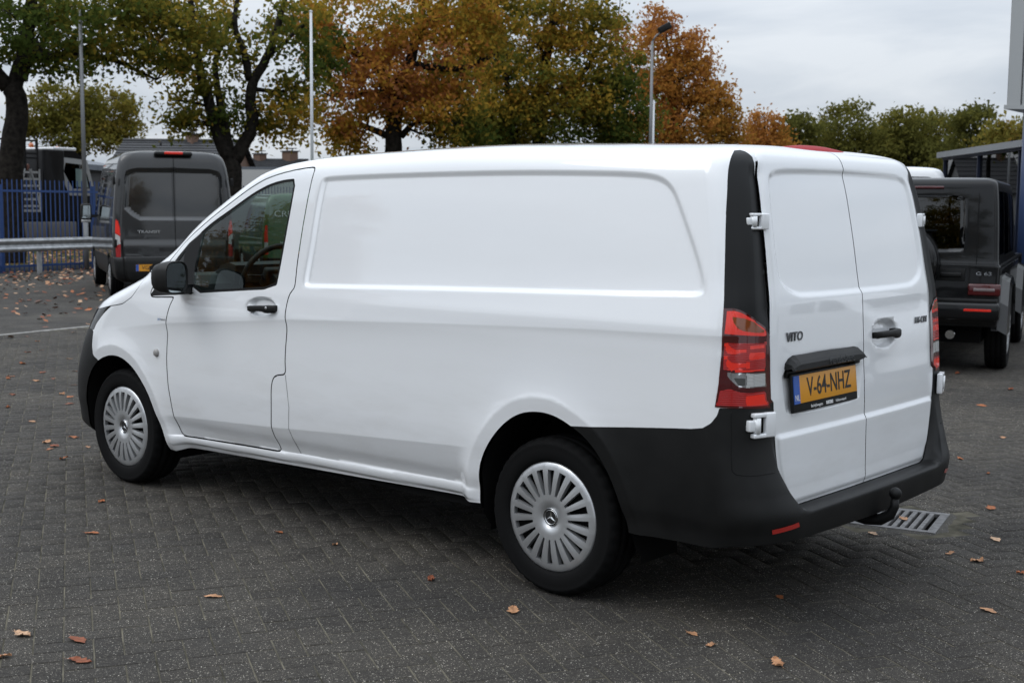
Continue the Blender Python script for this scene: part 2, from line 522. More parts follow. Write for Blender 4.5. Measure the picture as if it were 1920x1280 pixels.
    def part(s, ids, side=1, push=0.0):
        """vertices, faces, normals of the faces in the given regions; side -1 is the mirrored half"""
        ids = set(ids) if hasattr(ids, '__len__') else {ids}
        mk = np.isin(s.reg, list(ids))
        fs = [f[:n_] for f, n_ in zip(s.FA[mk].tolist(), s.FN[mk].tolist())]
        if not fs: return None
        used = sorted({i for f in fs for i in f}); mp = {i: k for k, i in enumerate(used)}
        S, T = s.S[used], s.T[used]
        fn = s.full(side); V = fn(S, T); Nn = s.nrm(S, T, fn)
        if push: V = V + Nn * push
        F = [[mp[i] for i in f] for f in fs]
        if side < 0:
            V = V * (1, -1, 1); Nn = Nn * (1, -1, 1)
        else: F = [f[::-1] for f in F]
        return V, F, Nn
    def obj(s, name, ids, m, parent, sides=(1,), push=0.0):
        V, F, Nn, b = [], [], [], 0
        for sd in sides:
            q = s.part(ids, sd, push)
            if q is None: return None
            V.append(q[0]); Nn.append(q[2]); F += [[i + b for i in f] for f in q[1]]; b += len(q[0])
        return link(name, mesh_from(np.vstack(V), F, True, np.vstack(Nn), name), m, parent)

def rib_bump(m, scale, axis='Z', strength=.5, dist=.002, second=None):
    t, n, l, p = nodes(m)
    tc = n.new('ShaderNodeTexCoord'); w = n.new('ShaderNodeTexWave'); w.bands_direction = axis; w.inputs['Scale'].default_value = scale
    b = n.new('ShaderNodeBump'); b.inputs['Strength'].default_value = strength; b.inputs['Distance'].default_value = dist
    l.new(tc.outputs['Object'], w.inputs['Vector']); h = w.outputs['Fac']
    if second:
        w2 = n.new('ShaderNodeTexWave'); w2.bands_direction = second; w2.inputs['Scale'].default_value = scale; l.new(tc.outputs['Object'], w2.inputs['Vector'])
        ad = n.new('ShaderNodeMath'); l.new(h, ad.inputs[0]); l.new(w2.outputs['Fac'], ad.inputs[1]); h = ad.outputs[0]
    l.new(h, b.inputs['Height']); l.new(b.outputs[0], p.inputs['Normal'])
rib_bump(M_CLEAR, 60, 'Z', .8, .003, 'Y'); rib_bump(M_RED, 45, 'Z', .35, .002); rib_bump(M_REDB, 45, 'Y', .35, .002)
M_BADGE = mat('badge_chrome', (.13, .132, .138), .22, metal=.85)
# ------------------------------------------------------------------ wheel (axle along local Y, outer face towards -Y)
def make_wheel(parent, loc, flip=False, rad=0.334, width=0.215, cap_r=0.234, slots=20, spoke_mat=None, spoked=False):
    w = empty('wheel', loc); w.parent = parent
    if flip: w.rotation_euler = (0, 0, math.pi)
    k = rad / 0.334; hw = width / 2
    prof = [(.226, .07), (.234, .098), (.25, .104), (.285, hw), (.312, .104), (.325, .092), (.3325, .076), (.334, .056), (.329, .054), (.329, .046), (.334, .044), (.334, .006), (.329, .004), (.329, -.004),
            (.334, -.006), (.334, -.044), (.329, -.046), (.329, -.054), (.334, -.056), (.3325, -.076), (.325, -.092), (.312, -.104), (.304, -.1065), (.300, -.1055), (.285, -hw), (.262, -.1065), (.258, -.1055), (.25, -.104), (.237, -.099), (.230, -.085)]
    n = 144; V, F = [], []
    for i, (r_, h_) in enumerate(prof):
        for q in range(n):
            a = 2 * math.pi * q / n; rr = r_ * k
            if q % 4 == 0 and .324 < r_ and abs(h_) > .07: rr -= .007
            V.append((rr * math.cos(a), h_, rr * math.sin(a)))
    for i in range(len(prof) - 1):
        for q in range(n):
            q2 = (q + 1) % n
            F.append((i * n + q, i * n + q2, (i + 1) * n + q2, (i + 1) * n + q))
    tm = MB(); tm.add(V, F, None, True); tm.build('tyre', M_RUBBER, w)
    c = cap_r / 0.234
    # trim disc with radial slots
    st = [(.036, -.099), (.0375, -.103), (.060, -.106), (.063, -.1075), (.078, -.1085), (.096, -.109), (.12, -.1095), (.15, -.109), (.18, -.1065), (.201, -.1035), (.214, -.101), (.226, -.097), (.2325, -.092), (.234, -.082)]
    i0, i1 = 5, 9
    pit = 2 * math.pi / slots; B = MB()
    hwid = lambda r_: (0.0048 + (r_ - .096) / .105 * 0.0115) / r_
    for sct in range(slots):
        a0 = sct * pit; b = len(B.v)
        for (r_, h_) in st:
            h2 = hwid(min(max(r_, .096), .201))
            tw = 0.0028 if .1 < r_ < .2 else (0.0014 if .09 < r_ < .215 else 0)
            for aa, dh in ((-pit / 2, -.0), (-h2, tw), (h2, -tw * .4), (pit / 2, -.0)):
                a = a0 + aa
                B.v.append((r_ * c * math.cos(a), h_ + dh, r_ * c * math.sin(a)))
        for i in range(len(st) - 1):
            for q in range(3):
                if q == 1 and i0 <= i < i1: continue
                B.f.append([b + i * 4 + q, b + i * 4 + q + 1, b + (i + 1) * 4 + q + 1, b + (i + 1) * 4 + q]); B.sm.append(True)
        wl_ = len(B.v)                                   # slot walls
        rim = [(i, 1) for i in range(i0, i1 + 1)] + [(i, 2) for i in range(i1, i0 - 1, -1)]
        for (i, q) in rim:
            v = B.v[b + i * 4 + q]
            B.v.append(v); B.v.append((v[0], v[1] + .022, v[2]))
        for q in range(len(rim)):
            q2 = (q + 1) % len(rim)
            B.f.append([wl_ + 2 * q, wl_ + 2 * q2, wl_ + 2 * q2 + 1, wl_ + 2 * q + 1]); B.sm.append(False)
    rim_o = B.build('wheel_trim', spoke_mat or M_SILVER, w)
    bk = MB(); bk.lathe([(.0, -.082), (.10, -.082), (.205, -.080), (.226, -.07)], 48); bk.build('brake_backing', M_DARK, w)
    e = MB(); e.lathe([(0, -.1005), (.030, -.1005)], 32); e.build('cap', M_PLTXT, rim_o)
    g = MB(); g.lathe([(.0285, -.1), (.0292, -.1045), (.0315, -.1045), (.0322, -.1)], 32)
    g.lathe([(.0365, -.1), (.0372, -.1055), (.0385, -.1055), (.0392, -.1)], 32)
    for q in range(3):                                   # three-pointed star
        a = math.pi / 2 + q * 2 * math.pi / 3
        t = (.0287 * math.cos(a), -.1015, .0287 * math.sin(a)); p1 = (.0055 * math.cos(a + 1.05), -.1015, .0055 * math.sin(a + 1.05)); p2 = (.0055 * math.cos(a - 1.05), -.1015, .0055 * math.sin(a - 1.05))
        g.add([t, p1, (0, -.1045, 0), p2], [(0, 1, 2), (0, 2, 3)])
    g.build('emblem', M_CHROME, rim_o)
    return w

# ================================================================== WHITE VAN
UPC = [(.6, .86), (.987, .917), (1.398, .969), (2.425, 1.055), (3.398, 1.101), (4.293, 1.136), (4.865, 1.15), (5.2, 1.15)]
LOC_ = [(1.3, .452), (1.44, .461), (2.287, .501), (2.776, .531), (3.59, .575), (3.8, .585)]
SILLT = [(1.2, .345), (1.469, .35), (2.316, .372), (2.465, .376), (3.021, .384), (3.734, .396)]
SILLB = [(1.2, .258), (1.468, .266), (2.741, .308), (3.743, .337)]
FARCH = np.vstack([catmull([(1.345, .2), (1.328, .316), (1.303, .390), (1.262, .48), (1.219, .558), (1.157, .631), (1.074, .697), (.977, .740), (.88, .752), (.79, .738), (.70, .70), (.62, .635), (.56, .54), (.53, .42), (.525, .3), (.53, .2)], 4), [(.53, -.2), (1.345, -.2)]])
RARCH = np.vstack([catmull([(3.70, .2), (3.709, .33), (3.716, .406), (3.724, .489), (3.753, .566), (3.808, .645), (3.882, .717), (3.963, .762), (4.050, .779), (4.132, .775), (4.212, .750), (4.303, .703), (4.367, .648), (4.421, .574), (4.456, .504), (4.480, .44), (4.505, .36), (4.51, .2)], 4), [(4.51, -.2), (3.70, -.2)]])
DOOR = np.array([(2.497, 1.800), (2.425, 1.796), (2.342, 1.787), (2.264, 1.775), (2.181, 1.758), (2.117, 1.740), (2.056, 1.716), (1.992, 1.687), (1.930, 1.656), (1.751, 1.562), (1.572, 1.461), (1.474, 1.399), (1.378, 1.299), (1.233, 1.134), (1.233, 1.107), (1.290, 1.109), (1.466, 1.119), (1.431, 1.069), (1.411, 1.019), (1.399, 0.966), (1.411, 0.914), (1.402, 0.840), (1.398, 0.757), (1.412, 0.622), (1.439, 0.488), (1.469, 0.352),
                 (2.000, 0.367), (2.315, 0.374), (2.295, 0.440), (2.287, 0.504), (2.293, 0.560), (2.299, 0.631), (2.300, 0.700), (2.308, 0.742), (2.322, 0.764), (2.345, 0.776), (2.416, 0.783), (2.408, 0.844), (2.412, 0.924), (2.425, 1.018), (2.412, 1.063), (2.415, 1.128), (2.434, 1.195), (2.462, 1.206), (2.458, 1.336), (2.469, 1.499), (2.481, 1.640)])
DOOR = smooth_poly(DOOR, .012, 3)
FLAP = np.array([(2.416, .779), (2.345, .772), (2.326, .76), (2.312, .74), (2.304, .70), (2.303, .631), (2.291, .504), (2.319, .378), (2.465, .380), (2.442, .46), (2.430, .511), (2.436, .57), (2.441, .619), (2.43, .70)])
WIN = chaikin([(2.375, 1.749), (2.303, 1.745), (2.253, 1.739), (2.187, 1.727), (2.125, 1.708), (2.062, 1.684), (2.000, 1.656), (1.873, 1.592), (1.739, 1.528), (1.668, 1.487), (1.622, 1.455), (1.612, 1.299), (1.612, 1.141), (1.937, 1.169), (2.322, 1.199), (2.332, 1.279), (2.349, 1.429), (2.367, 1.600)], 1)
SAIL = np.array([(1.66, 1.475), (1.60, 1.44), (1.545, 1.41), (1.47, 1.345), (1.37, 1.248), (1.235, 1.12), (1.245, 1.110), (1.31, 1.116), (1.462, 1.127), (1.62, 1.141), (1.622, 1.30)])
QWIN = np.array([(1.515, 1.362), (1.44, 1.292), (1.35, 1.205), (1.37, 1.195), (1.48, 1.205), (1.512, 1.30)])
RECESS = chaikin([(2.531, 1.224), (2.525, 1.261), (2.533, 1.339), (2.545, 1.459), (2.553, 1.600), (2.564, 1.715), (2.575, 1.753), (2.615, 1.761), (2.927, 1.769), (3.379, 1.775), (3.882, 1.777), (4.284, 1.769), (4.42, 1.764), (4.51, 1.757), (4.575, 1.742), (4.622, 1.712), (4.655, 1.672), (4.700, 1.592), (4.767, 1.469), (4.811, 1.374), (4.828, 1.309), (4.806, 1.287), (4.690, 1.283), (4.529, 1.275), (3.888, 1.257), (3.371, 1.242), (2.636, 1.217), (2.556, 1.214)], 2)
SL = [(1.838, 1.524), (1.811, 1.551), (1.774, 1.578), (1.72, 1.611), (1.62, 1.658), (1.502, 1.698), (1.404, 1.721), (1.257, 1.757), (1.083, 1.762), (.975, 1.805), (.889, 1.858), (.80, 1.90)]
YD = [(1.86, -.60), (1.83, -.655), (1.80, -.664), (1.759, -.675), (1.652, -.690), (1.526, -.698), (1.339, -.711), (1.183, -.726), (1.02, -.726), (.87, -.728), (.756, -.716), (.678, -.703), (.588, -.672), (.506, -.612)]
RDOOR = chaikin([(.3, .508), (-.51, .506), (-.612, .504), (-.647, .545), (-.672, .588), (-.703, .678), (-.716, .756), (-.728, .87), (-.726, 1.02), (-.726, 1.183), (-.711, 1.339), (-.698, 1.526), (-.690, 1.652), (-.675, 1.759), (-.664, 1.80), (-.655, 1.83), (-.62, 1.858), (-.52, 1.872), (-.2, 1.880), (.3, 1.882)], 1)
RREC = chaikin([(.3, 1.270), (-.465, 1.270), (-.55, 1.282), (-.626, 1.313), (-.662, 1.37), (-.657, 1.50), (-.648, 1.62), (-.636, 1.70), (-.622, 1.748), (-.58, 1.772), (-.455, 1.784), (.3, 1.790)], 2)
PLPOCK = chaikin([(-0.671, 1.065), (-0.020, 1.065), (-0.030, .86), (-0.060, .825), (-0.613, .825), (-0.650, .85)], 2)
CLAD = np.array([(4.15, .733), (4.247, .742), (4.332, .750), (4.711, .789), (4.80, .797), (4.85, .806), (4.885, .828), (4.905, .858), (4.912, .886), (5.5, .886), (5.5, -.3), (4.15, -.3)])
FBUMP = np.array([(.635, .880), (.634, .786), (.655, .735), (.735, .700), (.735, -.3), (-1, -.3), (-1, .880)])
HLAMP = np.array([(.835, 1.030), (.76, .985), (.665, .915), (.637, .878), (.3, .88), (-.2, .88), (-.2, .99), (.45, .99), (.69, 1.006)])
HOODL = [(-.5, .985), (.45, .992), (.691, 1.009), (.823, 1.032), (.957, 1.053), (1.048, 1.097), (1.102, 1.150), (1.135, 1.20), (1.15, 1.24)]

KEYS = [  # z, half width, x front, front corner radius, x rear, rear corner radius
    (.22, .86, .25, .45, 4.98, .20), (.26, .90, .17, .47, 5.05, .20), (.31, .925, .085, .49, 5.092, .20), (.40, .937, .08, .50, 5.118, .20), (.46, 0.950, .085, .50, 5.123, .19),
    (.56, 0.958, .10, .50, 5.090, .17), (.66, 0.962, .12, .51, 5.055, .15), (.77, 0.961, .16, .52, 5.034, .14), (.90, 0.957, .24, .52, 5.027, .135), (.98, 0.954, .30, .52, 5.021, .13),
    (1.03, 0.952, .37, .51, 5.0185, .13), (1.07, 0.950, .46, .50, 5.0165, .13), (1.12, 0.945, .62, .46, 5.0135, .13), (1.17, 0.941, .80, .40, 5.0105, .13), (1.21, 0.935, .93, .35, 5.008, .13), (1.25, 0.929, 1.01, .31, 5.005, .13), (1.36, 0.912, 1.22, .29, 4.987, .13),
    (1.48, 0.894, 1.38, .285, 4.967, .13), (1.57, 0.880, 1.50, .28, 4.950, .13), (1.69, 0.860, 1.68, .28, 4.926, .13), (1.775, 0.842, 1.83, .28, 4.904, .13), (1.815, 0.825, 1.92, .29, 4.893, .13), (1.845, 0.794, 2.03, .31, 4.877, .13),
    (1.868, 0.735, 2.18, .35, 4.845, .14), (1.884, 0.640, 2.36, .40, 4.79, .16), (1.896, 0.490, 2.58, .40, 4.70, .18), (1.904, .28, 2.85, .27, 4.57, .18), (1.907, .0, 3.2, 0, 4.4, 0)]

_rt = catmull([(1.5, 0), (2.3, 0), (2.9, .001), (3.5, .006), (3.9, 0), (4.3, -.010), (4.6, -.014), (4.88, -.006), (5.2, 0)], 8)
def van_rc(x, y, z):
    k = sstep(1.45, 1.80, z)
    return k * (-.030 * np.clip((3.7 - x) / 1.6, 0, 1.6) ** 2 - .012 * np.clip((x - 4.1) / .8, 0, 1) ** 2 + np.interp(x, _rt[:, 0], _rt[:, 1]) * sstep(1.70, 1.88, z))
def van_disp(P, S, side):
    x, y, z = P.T
    d = np.zeros(len(x))
    sd = (S > 1.55) & (S < 3.75)
    # side: recessed load-bay panel
    q = sdf(x, z, RECESS, .1)
    zl = interp(x, LOC_)
    d += np.where(sd, -.0125 * sstep(0.0, -.027, q), 0)
    # upper body crease
    t = z - interp(x, UPC); amp = .0095 * sstep(.80, 1.5, x)
    d += np.where(sd & (S < 3.6), amp * np.where(t > 0, np.exp(-(np.maximum(t, 0) / .13) ** 2), np.exp(np.minimum(t, 0) / .048)), 0)
    # lower crease and sill
    fa = sdf(x, z, FARCH, .3); ra = sdf(x, z, RARCH, .3)
    near = sstep(.06, .16, np.minimum(fa, ra))
    below = np.maximum(zl - np.maximum(z, interp(x, SILLT)), 0)
    mid = (x > 1.28) & (x < 3.78)
    d += np.where(sd & mid, -.22 * below * near, 0)
    ts = (interp(x, SILLT) - z)
    d += np.where(sd & mid & (ts > 0), .005 * np.sin(np.pi * np.clip(ts / .045, 0, 1) ** .75) + .004 - .010 * sstep(.042, .055, ts), 0) * sstep(1.33, 1.46, x) * sstep(3.745, 3.55, x)
    # wheel-arch flares
    for a in (fa, ra):
        k = .016 * np.where(a > .058, np.exp(-(np.maximum(a, .058) - .058) / .075), 1 - .45 * (.058 - np.clip(a, 0, .058)) / .058)
        if a is fa: k = k * sstep(.60, .75, x)
        else: k = k * sstep(4.75, 4.5, x)
        d += np.where(sd, k, 0)
    # door handle bowl
    e = ((x - 2.222) / .118) ** 2 + ((z - 1.108) / .050) ** 2
    d += np.where(sd, -.024 * sstep(1.0, .45, e), 0)
    # rear doors
    rr_ = (S < 1.25) & (x > 4.2)
    dq = sdf(y, z, RDOOR, .2)
    xdoor = np.where(z < .9, 5.0265 + .004 * sstep(.5, .9, z), 0)
    inset = np.where(z < .9, np.maximum(pchip_eval(VSH.tab, interp_z(z))[:, 4] - 5.031, 0), 0) if VSH is not None else 0
    d += np.where(rr_, -inset * sstep(.040, .0, dq) * sstep(.90, .78, z), 0)
    d += np.where(rr_, .011 * sstep(.772, .745, z) * sstep(.0, -.02, dq), 0)
    d += np.where(rr_, -.0115 * sstep(0.0, -.03, sdf(y, z, RREC, .1)), 0)
    if side > 0:
        d += np.where(rr_, -.017 * sstep(0.0, -.03, sdf(y, z, PLPOCK, .1)), 0)
    else:
        e = np.abs((-y - .205) / .125) ** 2.4 + np.abs((z - 1.092) / .062) ** 2.4
        d += np.where(rr_, -.032 * sstep(1.0, .5, e), 0)
    # door edge roll and the corner trim set a little behind it
    d += np.where(rr_ & (z > .9), -.010 * sstep(-.05, 0, dq) ** 2 * sstep(1.80, 1.74, z), 0)
    ck = sstep(1.30, 1.02, S) * sstep(1.17, 1.26, z)
    d += np.where((S >= .9) & (S < 1.35) & (x > 4.2) & (dq > .003), -.010 * ck, 0)
    return d
VSH = None
_ztab = None
def interp_z(z):
    global _ztab
    if _ztab is None:
        tt = np.linspace(0, VSH.tmax, 600); _ztab = (pchip_eval(VSH.tab, tt)[:, 0], tt)
    return np.interp(z, *_ztab)

def build_van():
    global VSH
    sh = Shell(KEYS, (22, 18, 190, 18, 12), 0.0125, 0.014, van_rc, None, 1.5)
    VSH = sh
    sh.disp = van_disp
    G = .0068
    side = lambda S: (S > 1.5) & (S < 3.85)
    def gp(poly, off=0.0, mask=None):
        return lambda P, S: np.where((mask or side)(S), sdf(P[:, 0], P[:, 2], poly, .5) - off, .5)
    rearm = lambda S: S < 1.6
    def gr(poly, off=0.0):
        return lambda P, S: np.where(rearm(S) & (P[:, 0] > 4.2), sdf(P[:, 1], P[:, 2], poly, .5) - off, .5)
    ztop = lambda S: interp(S, [(.9, 1.70), (1.10, 1.745), (1.114, 1.762), (1.154, 1.793), (1.211, 1.816), (1.338, 1.834), (1.438, 1.841), (1.524, 1.838), (1.7, 1.80)])
    ttop = lambda S: interp(S, [(.9, 1.10), (.95, 1.135), (.985, 1.155), (1.03, 1.179), (1.268, 1.213), (1.484, 1.245), (1.604, 1.252), (1.80, 1.252)])
    tbot = lambda S: interp(S, [(.99, .876), (1.424, .884), (1.858, .889)])
    corner = lambda P, S, o=0.0: np.where((S > .6) & (S < 2.4) & (P[:, 2] < 1.86), (S - interp(P[:, 2], SL)) * .22 + o, .5)
    hood_g = lambda P, S: np.where((S > 2.8) & (P[:, 2] < 1.30) & (P[:, 0] < 1.5), P[:, 2] - interp(P[:, 0], HOODL), -.5)
    allS = lambda S: S > 2.5
    LENS = {
        'amber': [(1.630, 1.222), (1.438, 1.216), (1.217, 1.194), (1.070, 1.168), (1.060, 1.160), (1.2, 1.160), (1.428, 1.168), (1.544, 1.180), (1.60, 1.20)],
        'top': [(1.705, 1.242), (1.60, 1.243), (1.484, 1.237), (1.268, 1.205), (1.05, 1.172), (1.012, 1.158), (1.012, 1.145), (1.72, 1.160)],
        'swirl1': [(1.695, 1.130), (1.62, 1.109), (1.534, 1.100), (1.36, 1.102), (1.45, 1.092), (1.55, 1.085), (1.64, 1.086), (1.705, 1.094)],
        'swirl2': [(1.712, 1.082), (1.634, 1.057), (1.528, 1.052), (1.354, 1.050), (1.354, 1.036), (1.528, 1.034), (1.61, 1.028), (1.68, 1.04)],
        'block': [(1.345, 1.089), (1.03, 1.086), (1.03, 1.062), (1.345, 1.062)],
        'block2': [(1.33, 1.112), (1.04, 1.112), (1.04, 1.104), (1.33, 1.104)],
        'line': [(1.66, 1.031), (1.03, 1.022), (1.03, 1.0165), (1.69, 1.024)],
        'mid': [(1.722, 1.128), (1.018, 1.120), (1.018, 1.022), (1.73, 1.028)],
        'rev': [(1.70, 1.017), (1.4, 1.014), (1.008, 1.009), (1.012, .957), (1.371, .959), (1.514, .966), (1.624, .992)],
        'clear': [(1.375, 1.011), (1.020, 1.005), (1.024, .961), (1.375, .963)],
        'grey': [(1.58, .998), (1.40, .996), (1.40, .965), (1.50, .969)],
        'low': [(1.78, .950), (1.63, .958), (1.49, .945), (1.36, .940), (1.02, .940), (1.02, .886), (1.82, .897)],
        'lowb': [(1.40, .930), (1.05, .930), (1.05, .892), (1.40, .894)]}
    lens = lambda k: (lambda P, S: np.where((S > .9) & (S < 1.9), sdf(S * .24, P[:, 2], [(u * .24, v) for u, v in LENS[k]], .1), .1))
    ell = lambda P, S, k: np.where(side(S), (((P[:, 0] - 2.222) / .118) ** 2 + ((P[:, 2] - 1.108) / .050) ** 2 - k) * .05, .5)
    relf = lambda P, S, k: np.where((S < .8) & (P[:, 0] > 4.2), (np.abs((-P[:, 1] - .205) / .125) ** 2.4 + np.abs((P[:, 2] - 1.092) / .062) ** 2.4 - k) * .06, .5)
    detail = [lambda P, S, k=k: ell(P, S, k) for k in (1.0, .86, .7, .55, .45)] + [lambda P, S, k=k: relf(P, S, k) for k in (1.0, .87, .74, .6, .5)]
    detail += [gp(RECESS, o) for o in (0, -.007, -.0135, -.02, -.027)] + [gp(FARCH, o, lambda S: S > 2.5) for o in (.012, .05, .058, .068)] + [gp(RARCH, o) for o in (.012, .05, .058, .068)]
    cuts = [gp(FARCH, mask=allS), gp(RARCH), gp(DOOR), gp(DOOR, G), gp(FLAP), gp(FLAP, -.0),
            gp(WIN), gp(WIN, -.014), gp(SAIL), gp(QWIN),
            gr(RDOOR), gr(RDOOR, .0055), lambda P, S: np.where(rearm(S), P[:, 1] + .0028, -.5),
            lambda P, S: corner(P, S), lambda P, S: np.where(rearm(S), P[:, 2] - 1.80, .5),
            lambda P, S: np.where((S > .85) & (S < 1.9), P[:, 2] - ztop(S), -.5),
            lambda P, S: np.where((S > .6) & (S < 2.4), P[:, 2] - ttop(S), -.5),
            lambda P, S: np.where((S > .6) & (S < 2.4), P[:, 2] - tbot(S), -.5),
            gp(CLAD, mask=lambda S: (S > 1.0) & (S < 2.6)),
            gp(FBUMP, mask=allS), gp(HLAMP, mask=allS), hood_g, lambda P, S: np.where(hood_g(P, S) > -.4, hood_g(P, S) + .005, -.5),
            lambda P, S: np.where((P[:, 0] > 1.0) & (P[:, 0] < 3.8) & side(S), P[:, 2] - interp(P[:, 0], SILLT), .5),
            lambda P, S: np.where((P[:, 0] > 1.0) & (P[:, 0] < 3.8) & side(S), P[:, 2] - interp(P[:, 0], SILLB), .5),
            lambda P, S: np.where(side(S), P[:, 2] - interp(P[:, 0], UPC), .5),
            lambda P, S: np.where((P[:, 2] > 1.1) & (P[:, 0] < 3), S - 3.42, -.5), lambda P, S: np.where(S > 3, P[:, 2] - 1.235, -.5), lambda P, S: np.where(S > 3, P[:, 2] - 1.80, -.5)]
    detail += [gr(RREC, o) for o in (0, -.008, -.015, -.022, -.03)] + [gr(PLPOCK, o) for o in (0, -.01, -.02, -.03)] + [gr(RDOOR, o) for o in (-.012, -.03, .02, .04)]
    detail += [lambda P, S, o=o: np.where(side(S) & (P[:, 0] > 1.2) & (P[:, 0] < 3.8), P[:, 2] - interp(P[:, 0], LOC_) + o, .5) for o in (-.004, 0, .004)]
    detail += [lambda P, S, o=o: np.where(side(S), P[:, 2] - interp(P[:, 0], UPC) + o, .5) for o in (-.004, .004, .012, .025)]
    detail += [lambda P, S, o=o: np.where(rearm(S) & (P[:, 0] > 4.2), P[:, 2] - o, .5) for o in (.772, .763, .754, .745)]
    cuts = cuts + [lens(k) for k in LENS] + detail + [lambda P, S: np.where(S < 2.09, P[:, 2] - interp(S, [(0, .355), (1.2, .372), (1.7, .368), (2.0, .35), (2.09, .345)]), .5)]
    for c in cuts: sh.cut(c)
    def reg(P, S):
        x, y, z = P.T
        r_ = np.zeros(len(x), int)                                            # 0 body
        sdm = side(S); fr = S > 2.5
        hg = hood_g(P, S)
        r_[(hg > 0)] = 14
        r_[(hg <= 0) & (hg > -.005)] = 40                                      # hood gap
        r_[(S > 3.42) & (z > 1.235) & (z < 1.80) & (x < 2.4)] = 15            # windscreen
        r_[fr & (sdf(x, z, HLAMP, .5) < 0)] = 13
        r_[fr & (sdf(x, z, FBUMP, .5) < 0)] = 12
        dd = sdf(x, z, DOOR, .5)
        r_[sdm & (dd < G) & (dd >= 0)] = 2
        r_[sdm & (dd < 0)] = 1
        wd = sdf(x, z, WIN, .5)
        r_[sdm & (wd < 0)] = 3
        r_[sdm & (wd < -.014)] = 4
        r_[sdm & (sdf(x, z, SAIL, .5) < 0)] = 5
        r_[sdm & (sdf(x, z, QWIN, .5) < 0)] = 6
        mid = sdm & (x > 1.25) & (x < 3.75) & (dd > G)
        r_[mid & (z < interp(x, SILLT))] = 16
        r_[sdm & (x > 1.0) & (x < 3.76) & (z < interp(x, SILLB))] = 99
        rm = rearm(S) & (x > 4.2)
        rd = sdf(y, z, RDOOR, .5)
        r_[rm & (rd < .0055) & (z < 1.80)] = 41
        r_[rm & (rd < 0)] = 7
        r_[rm & (y > -.0028) & (rd < .0) & (z < 1.872)] = 41
        cg = corner(P, S)
        r_[(cg < 0) & (z > ttop(S)) & (z < ztop(S)) & (rd >= .0055) & (S > .9)] = 8
        r_[(cg < 0) & (z <= ttop(S)) & (z >= tbot(S)) & (rd >= .0055) & (S > .9)] = 9
        cm = (S > .0) & (S < 2.6) & (sdf(x, z, CLAD, .5) < 0) & (rd >= .0055)
        r_[cm & ~((cg < 0) & (z >= tbot(S)))] = 10
        r_[(S < 1.0) & (z < .9) & (rd >= .0055)] = 10
        tl = r_ == 9
        for i, k in enumerate(LENS):
            q = tl & (lens(k)(P, S) < 0)
            r_[q] = 20 + i
        for k in ('amber',): r_[tl & (lens(k)(P, S) < 0)] = 20
        for k in ('swirl1', 'swirl2', 'block', 'block2', 'line'): r_[tl & (lens(k)(P, S) < 0)] = 20 + list(LENS).index(k)
        r_[(S < 2.09) & (z < interp(S, [(0, .355), (1.2, .372), (1.7, .368), (2.0, .35), (2.09, .345)]))] = 99
        r_[fr & (sdf(x, z, FARCH, .5) < 0)] = 99
        r_[sdm & (sdf(x, z, RARCH, .5) < 0)] = 99
        return r_
    sh.regions(reg)
    van = empty('panel_van', (0, 0, 0))
    tag(van, 'white panel van with black rear corner trim and silver wheel covers, filling the foreground', 'van')
    B2 = (1, -1)
    sh.obj('body', [0], M_WHITE, van, B2)
    for sd in B2:
        sh.obj('sill', [16], M_WHITE, van, (sd,)); sh.obj('door_seal', [2], M_SEAL, van, (sd,), push=-.016); sh.obj('rear_door_seal', [41], M_SEAL, van, (sd,), push=-.012); sh.obj('bonnet_gap', [40], M_SEAL, van, (sd,), push=-.012)
    sh.obj('bonnet', [14], M_WHITE, van, B2)
    sh.obj('windscreen', [15], M_GLASS, van, B2)
    sh.obj('rear_bumper', [10], M_BLACKPL, van, B2)
    sh.obj('front_bumper', [12], M_BLACKPL, van, B2)
    fdoors, rdoors, tails = [], [], []
    for sd in B2:
        dr = sh.obj('front_door', [1], M_WHITE, van, (sd,)); fdoors.append(dr)
        sh.obj('window_seal', [3], M_SEAL, dr, (sd,), push=-.002)
        sh.obj('window_pane', [4], M_GLASS, dr, (sd,), push=-.007)
        sh.obj('mirror_base_trim', [5], M_PILLAR, dr, (sd,), push=.001)
        sh.obj('quarter_pane', [6], M_DKGLASS, dr, (sd,), push=-.003)
        rdoors.append(sh.obj('rear_door', [7], M_WHITE, van, (sd,)))
        sh.obj('corner_trim', [8], M_PILLAR, van, (sd,), push=-.001)
        tails.append(sh.obj('tail_light', [9], M_REDD, van, (sd,), push=.002))
        sh.obj('headlight', [13], M_DKGLASS, van, (sd,))
    sh.fn = sh.full(1)
    # -------- surface sampling helpers for things fixed on the skin
    def side_pt(x, z, sd=1):
        T = interp_z(np.array([z])); f0 = 0.5
        lo, hi = 2.0, 3.0
        for _ in range(20):
            m = (lo + hi) / 2
            px_ = sh.base(np.array([m]), T)[0, 0]
            if px_ > x: lo = m
            else: hi = m
        return np.array([lo]), T
    def rear_pt(y, z):
        T = interp_z(np.array([z])); lo, hi = 0.0, 2.0
        for _ in range(20):
            m = (lo + hi) / 2
            if sh.base(np.array([m]), T)[0, 1] > -abs(y): lo = m
            else: hi = m
        return np.array([lo]), T
    def on_rear(y, z, side=None):
        S, T = rear_pt(y, z); sd = 1 if y <= 0 else -1
        fn = sh.full(sd); P = fn(S, T)[0]; n = sh.nrm(S, T, sh.base)[0]
        if y > 0: P = P * (1, -1, 1); n = n * (1, -1, 1)
        return Vector(P), Vector(n)
    def on_side(x, z, raw=False):
        S, T = side_pt(x, z)
        P = (sh.base if raw else sh.fn)(S, T)[0]; n = sh.nrm(S, T, sh.base)[0]
        return Vector(P), Vector(n)
